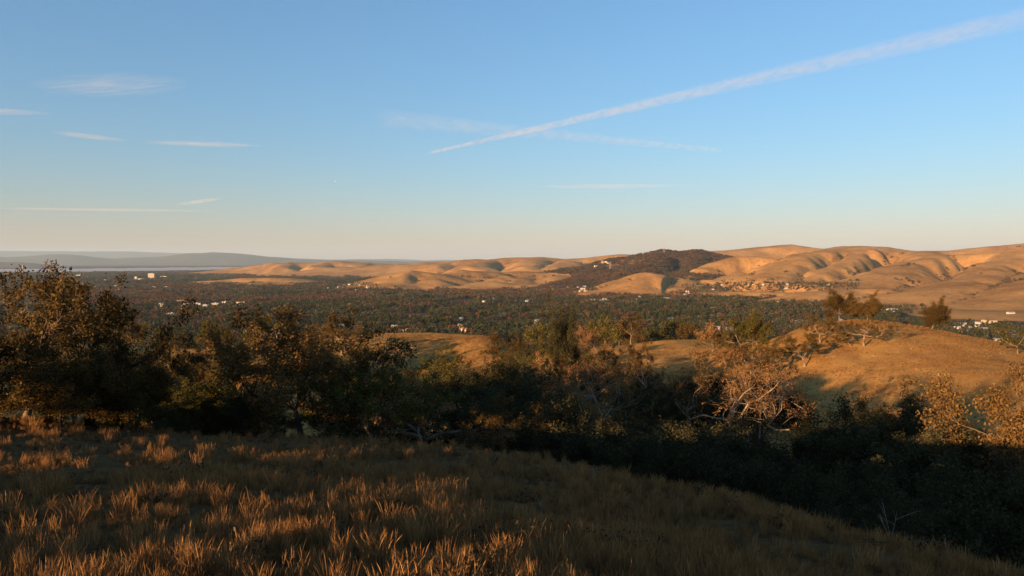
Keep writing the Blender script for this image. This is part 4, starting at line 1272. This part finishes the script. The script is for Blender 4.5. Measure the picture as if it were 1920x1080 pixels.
for px_, py_, n_, wh in SPOTS:
    best = march(px_, py_, 2300, 9500)
    if best is None:
        continue
    for k in range(n_):
        x = (px_ - 960) / F * best + rh.uniform(-1, 1) * 9 * n_ ** 0.6; y = best + rh.uniform(-1, 1) * 14
        i = rh.choice([0, 2, 4])
        e = bpy.data.objects.new('hill_oak', None); COL.objects.link(e)
        hgt = rh.uniform(9, 15)
        e.location = (x, y, h1(x, y) - 0.6); e.scale = (hgt * 1.2, hgt * 1.2, hgt); e.rotation_euler = (0, 0, rh.uniform(0, 6))
        tag(e, 'dark oak ' + wh, 'tree', 'oaks ' + wh)
        obj('trunk', SMALL[i][3], e); c = obj('crown', SMALL[i][2], e)
        c.material_slots[0].link = 'OBJECT'; c.material_slots[0].material = ML['valley_green']

# ------------------------------------------------------------------ foreground grass
M_GRASS = foliage_mat('dry_grass_blades', [(0.115, 0.056, 0.022), (0.285, 0.145, 0.052), (0.20, 0.10, 0.036), (0.40, 0.22, 0.082)], 0.3)
M_WEED = foliage_mat('dark_weed', [(0.03, 0.02, 0.012), (0.07, 0.045, 0.024), (0.11, 0.07, 0.035)], 0.1)


def tuft(seed, n, lean=0.35, spread=0.22, wdt=0.010, heads=False):
    rg = np.random.default_rng(seed)
    V, Fq = [], []
    for i in range(n):
        a = rg.uniform(0, 6.28); r = spread * math.sqrt(rg.random())
        b = np.array([r * math.cos(a), r * math.sin(a), -0.05])
        L = rg.uniform(0.45, 1.0); la = rg.uniform(0, 6.28); ln = lean * rg.uniform(0.1, 1.0)
        out = np.array([math.cos(la), math.sin(la), 0])
        sd = np.array([-out[1], out[0], 0]) if rg.random() < 0.5 else out
        k = len(V)
        for s_, ww in ((0, 1.0), (0.5, 0.8), (0.85, 1.1 if heads else 0.5), (1.0, 0.1)):
            c = b + out * ln * s_ ** 2 * L + np.array([0, 0, L * s_ * (1 - 0.15 * ln * s_)])
            V += [c - sd * wdt * ww, c + sd * wdt * ww]
        Fq += [(k + 2 * q, k + 2 * q + 1, k + 2 * q + 3, k + 2 * q + 2) for q in range(3)]
    return mesh_np('tuft', np.array(V), np.array(Fq), M_GRASS, False)


TUFTS = [tuft(i, 44 + 5 * i, 0.22 + 0.05 * i, 0.20 + 0.05 * (i % 3), 0.0075, i % 2 == 0) for i in range(6)]
wd_ = []
for i in range(2):
    C = np.random.default_rng(40 + i).normal(size=(220, 3)) * (0.3, 0.3, 0.2) + (0, 0, 0.25)
    v, f = leaf_quads(C, 0.06, np.random.default_rng(50 + i))
    wd_.append(mesh_np('weed', v, f, M_WEED, False))


def fore_pts(n, d0, d1):
    px_ = rng.uniform(-500, 2200, n)
    d = np.sqrt(rng.uniform(d0 * d0, d1 * d1, n))
    x = (px_ - 960) / F * d
    ok = is_fore(x, d)
    return x[ok], d[ok]


xs, ys, hs, ids = [], [], [], []
for n, d0, d1, hm in ((26000, 5.5, 14, 0.33), (28000, 12, 28, 0.34), (30000, 26, 56, 0.40)):
    x, y = fore_pts(n, d0, d1)
    patch = fbm(x / 2.6, y / 2.6, 101, 3) + 0.5 * fbm(x / 9, y / 9, 103, 2)
    keep = rng.random(len(x)) < np.clip(0.5 + 1.6 * patch, 0.10, 1)
    x, y, patch = x[keep], y[keep], patch[keep]
    xs.append(x); ys.append(y)
    tall = rng.random(len(x)) < 0.07 + 0.25 * np.clip(patch, 0, 1)
    hs.append(hm * np.where(tall, rng.uniform(0.9, 1.9, len(x)), rng.uniform(0.35, 0.75, len(x))))
    ids.append(rng.integers(0, 6, len(x)))
x, y, hh_, ii = [np.concatenate(a) for a in (xs, ys, hs, ids)]
wm = rng.random(len(x)) < 0.05
ii[wm] = 6 + rng.integers(0, 2, wm.sum())
n = len(x)
wv = np.where(wm, 1.0, rng.uniform(0.8, 1.3, n))
scatter('grass', np.stack([x, y, H(x, y)], 1), np.stack([rng.normal(0.0, 0.12, n), rng.normal(0.10, 0.12, n), rng.uniform(0, 6.28, n)], 1),
        np.stack([hh_ * wv, hh_ * wv, hh_], 1), ii, TUFTS + wd_, 'dry orange-brown grass tufts covering the near hill')

# short tufts on the knoll and the meadow
n = 26000
px_ = rng.uniform(1120, 2000, n); d = np.sqrt(rng.uniform(95 ** 2, 190 ** 2, n))
px2 = rng.uniform(660, 960, 5000); d2 = np.sqrt(rng.uniform(160 ** 2, 202 ** 2, 5000))
px_, d = np.concatenate([px_, px2]), np.concatenate([d, d2])
x = (px_ - 960) / F * d
kp = rng.random(len(x)) < np.clip(0.55 + 1.5 * fbm(x / 7, d / 7, 111, 3), 0.05, 1)
x, d = x[kp], d[kp]; n = len(x); hh_ = rng.uniform(0.15, 0.36, n)
scatter('knoll_grass', np.stack([x, d, H(x, d)], 1), np.stack([rng.normal(0, 0.12, n), rng.normal(0, 0.12, n), rng.uniform(0, 6.28, n)], 1),
        np.stack([hh_ * 1.8, hh_ * 1.8, hh_], 1), rng.integers(0, 6, n), TUFTS, 'short golden grass tufts on the knoll and meadow')

# dead stalks at the lower right, tall single weeds
def stalk(name, label, px_, d, h, seed, n, group=None, mat='pale'):
    rg = np.random.default_rng(seed)
    x = (px_ - 960) / F * d
    e = bpy.data.objects.new(name, None); COL.objects.link(e)
    e.location = (x, d, h1(x, d)); tag(e, label, 'plant', group)
    for i in range(n):
        V, Fq = [], []
        a = rg.uniform(0, 6.28); ln = rg.uniform(0.15, 0.5)
        p0 = np.array([0.04 * i, 0.02 * i, -0.05]); p1 = p0 + np.array([ln * math.cos(a) * 0.4, ln * math.sin(a) * 0.4, 0.55]) * h; p2 = p0 + np.array([ln * math.cos(a), ln * math.sin(a), 1.0]) * h
        tube(V, Fq, [p0, p1, p2], [0.012, 0.009, 0.004], 5)
        for q in range(3):
            s_ = rg.uniform(0.4, 0.9); b = p1 + (p2 - p1) * (s_ - 0.4) / 0.6
            b2 = b + np.array([rg.normal() * 0.22, rg.normal() * 0.22, 0.25]) * h
            tube(V, Fq, [b, (b + b2) / 2 + (0, 0, 0.02), b2], [0.007, 0.005, 0.002], 4)
        obj('stem', mesh_np('stem', np.array(V), np.array(Fq), MB_[mat]), e)


stalk('dead_stalk', 'dead branching weed with pale stems at the lower right of the slope', 1680, 20.5, 1.25, 3, 3)
stalk('dead_stalk', 'smaller dead reddish weed right beside the pale branching one', 1720, 20.8, 0.8, 4, 3)
stalk('dead_stalk', 'lone dry weed lit by the sun in the middle of the shaded slope', 1113, 27, 0.7, 5, 4)
stalk('dead_stalk', 'thin pale stalk standing in shade right of centre', 1020, 17, 0.55, 6, 1)
stalk('dead_stalk', 'thin pale stalk at the crest below the yellow-green oaks', 697, 42, 1.2, 7, 1)

# pale stones scattered on the knoll
def stone(seed):
    rg = np.random.default_rng(seed)
    import bmesh
    bm = bmesh.new(); bmesh.ops.create_icosphere(bm, subdivisions=1, radius=0.5)
    for v in bm.verts:
        v.co *= 0.7 + 0.5 * rg.random(); v.co.z *= 0.75
    me = bpy.data.meshes.new('stone'); bm.to_mesh(me); bm.free()
    me.materials.append(M_STONE)
    return me


M_STONE = plain('lichen_stone', (0.24, 0.17, 0.10), 0.95, 0.35, 2.0)
STN = [stone(70 + i) for i in range(5)]
rs = random.Random(3)
for (xa, xb, ya, yb, n_, wh) in [(1655, 1720, 632, 655, 14, 'in the stony patch right of the windswept oak'), (1640, 1720, 658, 668, 14, 'in the line of stones across the middle of the knoll'),
                                 (1720, 1800, 640, 672, 8, 'scattered on the middle of the knoll face'), (1810, 1900, 655, 672, 14, 'in the stony strip above the knoll shadow'), (1500, 1640, 640, 690, 8, 'scattered near the knoll oaks')]:
    for k in range(n_):
        px_, py_ = rs.uniform(xa, xb), rs.uniform(ya, yb)
        d = march(px_, py_, 60, 240, 160)
        if d is None:
            continue
        x = (px_ - 960) / F * d; s_ = rs.uniform(0.15, 0.36)
        o = obj('stone', STN[k % 5], None, (x, d, h1(x, d) + 0.12 * s_), (rs.uniform(-.3, .3), rs.uniform(-.3, .3), rs.uniform(0, 6)), (s_, s_ * rs.uniform(.7, 1.2), s_ * rs.uniform(0.7, 1.3)))
        tag(o, 'pale lichen-covered stone ' + wh, 'stone', 'stones ' + wh)

# ------------------------------------------------------------------ sky: contrails, thin clouds, moon
def vol_mat(name, dens, kind, fx):
    m = bpy.data.materials.new(name); m.use_nodes = True
    t = m.node_tree
    t.nodes.remove(t.nodes['Principled BSDF'])
    tc = N(t, 'ShaderNodeTexCoord')
    sep = N(t, 'ShaderNodeSeparateXYZ'); t.links.new(tc.outputs['Object'], sep.inputs[0])

    def M(op, a, b=None, c=None):
        n = N(t, 'ShaderNodeMath', operation=op)
        for i, v in enumerate((a, b, c)):
            if v is None: continue
            if isinstance(v, (int, float)): n.inputs[i].default_value = v
            else: t.links.new(v, n.inputs[i])
        return n.outputs[0]
    X_, Y_, Z_ = sep.outputs
    r2 = M('ADD', M('MULTIPLY', Y_, Y_), M('MULTIPLY', Z_, Z_))
    if kind == 'trail':
        wdt = M('MULTIPLY_ADD', X_, 0.34, 0.62)           # narrow at -1, wide at +1
        r2 = M('DIVIDE', r2, M('MULTIPLY', wdt, wdt))
        fall = M('MAXIMUM', M('SUBTRACT', 1.0, r2), 0.0)
        fall = M('MULTIPLY', fall, M('DIVIDE', 0.45, wdt))
        fall = M('MULTIPLY', fall, M('MINIMUM', M('MULTIPLY', M('SUBTRACT', 1.0, M('ABSOLUTE', X_)), 9.0), 1.0))
    else:
        fall = M('MAXIMUM', M('SUBTRACT', 1.0, M('ADD', r2, M('MULTIPLY', X_, X_))), 0.0)
    mp = N(t, 'ShaderNodeMapping'); mp.inputs['Scale'].default_value = (fx, 1.6, 1.6) if kind == 'trail' else (fx, 5.0, 2.0)
    t.links.new(tc.outputs['Object'], mp.inputs[0])
    mp.inputs['Location'].default_value = (rs.uniform(0, 50), rs.uniform(0, 50), 0)
    nz = noise(t, 1.0, 4, 0.65, mp.outputs[0], 0.6)
    nz = M('MAXIMUM', M('MULTIPLY_ADD', nz, 4.4, -1.5) if kind == 'trail' else M('MULTIPLY_ADD', nz, 6.5, -2.75), 0.05 if kind == 'trail' else 0.0)
    pv = N(t, 'ShaderNodeVolumePrincipled')
    pv.inputs['Color'].default_value = (0.95, 0.93, 0.95, 1)
    t.links.new(M('MULTIPLY', M('MULTIPLY', fall, nz), dens), pv.inputs['Density'])
    t.links.new(pv.outputs[0], t.nodes['Material Output'].inputs['Volume'])
    m.cycles.volume_step_rate = 0.25
    return m


def capsule(n=24, k=10):
    V, Fq = [], []
    xs_ = np.linspace(-1, 1, n)
    tube(V, Fq, [np.array([q, 0, 0]) for q in xs_], [1.0] * n, k)
    Fq = list(Fq)
    return V, Fq


def cloud(name, label, cat, a, b, alt, rad_, dens, kind, fx, group=None, radz=None):
    """a long soft volume between two pixels of the sky at one altitude"""
    def sky_pt(px_, py_):
        u, v = (px_ - 960) / F, (540 - py_) / F
        dy, dz = cp + v * sp, -sp + v * cp
        s = alt / dz
        return np.array([u * s, dy * s, alt])
    A, B = sky_pt(*a), sky_pt(*b)
    ctr, dr = (A + B) / 2, (B - A) / 2
    L = np.linalg.norm(dr)
    import bmesh
    bm = bmesh.new()
    if kind == 'trail':
        bmesh.ops.create_cone(bm, cap_ends=True, segments=16, radius1=0.45, radius2=1.0, depth=2.0)
        for v in bm.verts: v.co = (v.co.z, v.co.x, v.co.y)
    else:
        bmesh.ops.create_icosphere(bm, subdivisions=3, radius=1.0)
    me = bpy.data.meshes.new(name); bm.to_mesh(me); bm.free()
    me.materials.append(vol_mat(name + '_vapour', dens, kind, fx))
    o = obj(name, me, None, tuple(ctr), (0, 0, math.atan2(dr[1], dr[0])), (L, rad_, radz or rad_))
    tag(o, label, cat, group)
    return o


cloud('contrail', 'long bright contrail rising across the sky from centre to upper right', 'contrail', (795, 289), (1990, 18), 6000, 340, 1.5e-3, 'trail', 22.0)
cloud('contrail', 'fainter flat contrail crossing behind the long bright one', 'contrail', (1360, 283), (700, 220), 6500, 520, 4.5e-4, 'trail', 14.0)
for lb, a, b, r_, dn in [
        ('wispy cloud streak at the upper left of the sky', (70, 172), (350, 148), 2600, 1.3e-4),
        ('thin cloud streak cut by the left edge of the frame', (-120, 205), (105, 213), 700, 3.5e-4),
        ('thin pale cloud streak above the left-hand oaks', (90, 247), (245, 265), 900, 3.5e-4),
        ('brighter thin cloud streak ending above the big spreading oak', (255, 266), (500, 274), 1000, 3.5e-4),
        ('broad faint cloud band low over the centre of the hills', (1000, 350), (1290, 348), 2600, 1.6e-4),
        ('faint pale cloud band low over the bay', (-60, 390), (420, 396), 3500, 1.2e-4),
        ('small faint feathery cloud low above the bay mountains', (330, 385), (420, 370), 1600, 1.6e-4)]:
    cloud('cloud_streak', lb, 'cloud', a, b, 6000, r_ * 0.62, dn * 2.4, 'puff', 2.2, 'thin cloud streaks', 130)
cloud('moon_speck', 'tiny pale round speck low in the sky, like a daytime moon', 'moon', (624.5, 340), (631.5, 340), 6000, 120, 4.0e-3, 'puff', 0.3, None, 120)

#@@HAZE@@
HT = 1080.0
hb = 95000.0
vs = [(x_, y_, z_) for x_ in (-hb, hb) for y_ in (-71000.0, 72000.0) for z_ in (FLOOR - 6, HT)]
m = bpy.data.materials.new('haze_air'); m.use_nodes = True
t = m.node_tree
t.nodes.remove(t.nodes['Principled BSDF'])
pv = N(t, 'ShaderNodeVolumePrincipled')
pv.inputs['Color'].default_value = (0.55, 0.78, 1.0, 1)
pv.inputs['Density'].default_value = 1.55e-5
pv.inputs['Anisotropy'].default_value = 0.0
t.links.new(pv.outputs[0], t.nodes['Material Output'].inputs['Volume'])
o = obj('haze', mesh_py('haze', vs, [(0, 1, 3, 2), (4, 6, 7, 5), (0, 4, 5, 1), (2, 3, 7, 6), (0, 2, 6, 4), (1, 5, 7, 3)], m))
tag(o, 'thin blue haze in the air over the valley', None, None, 'stuff')
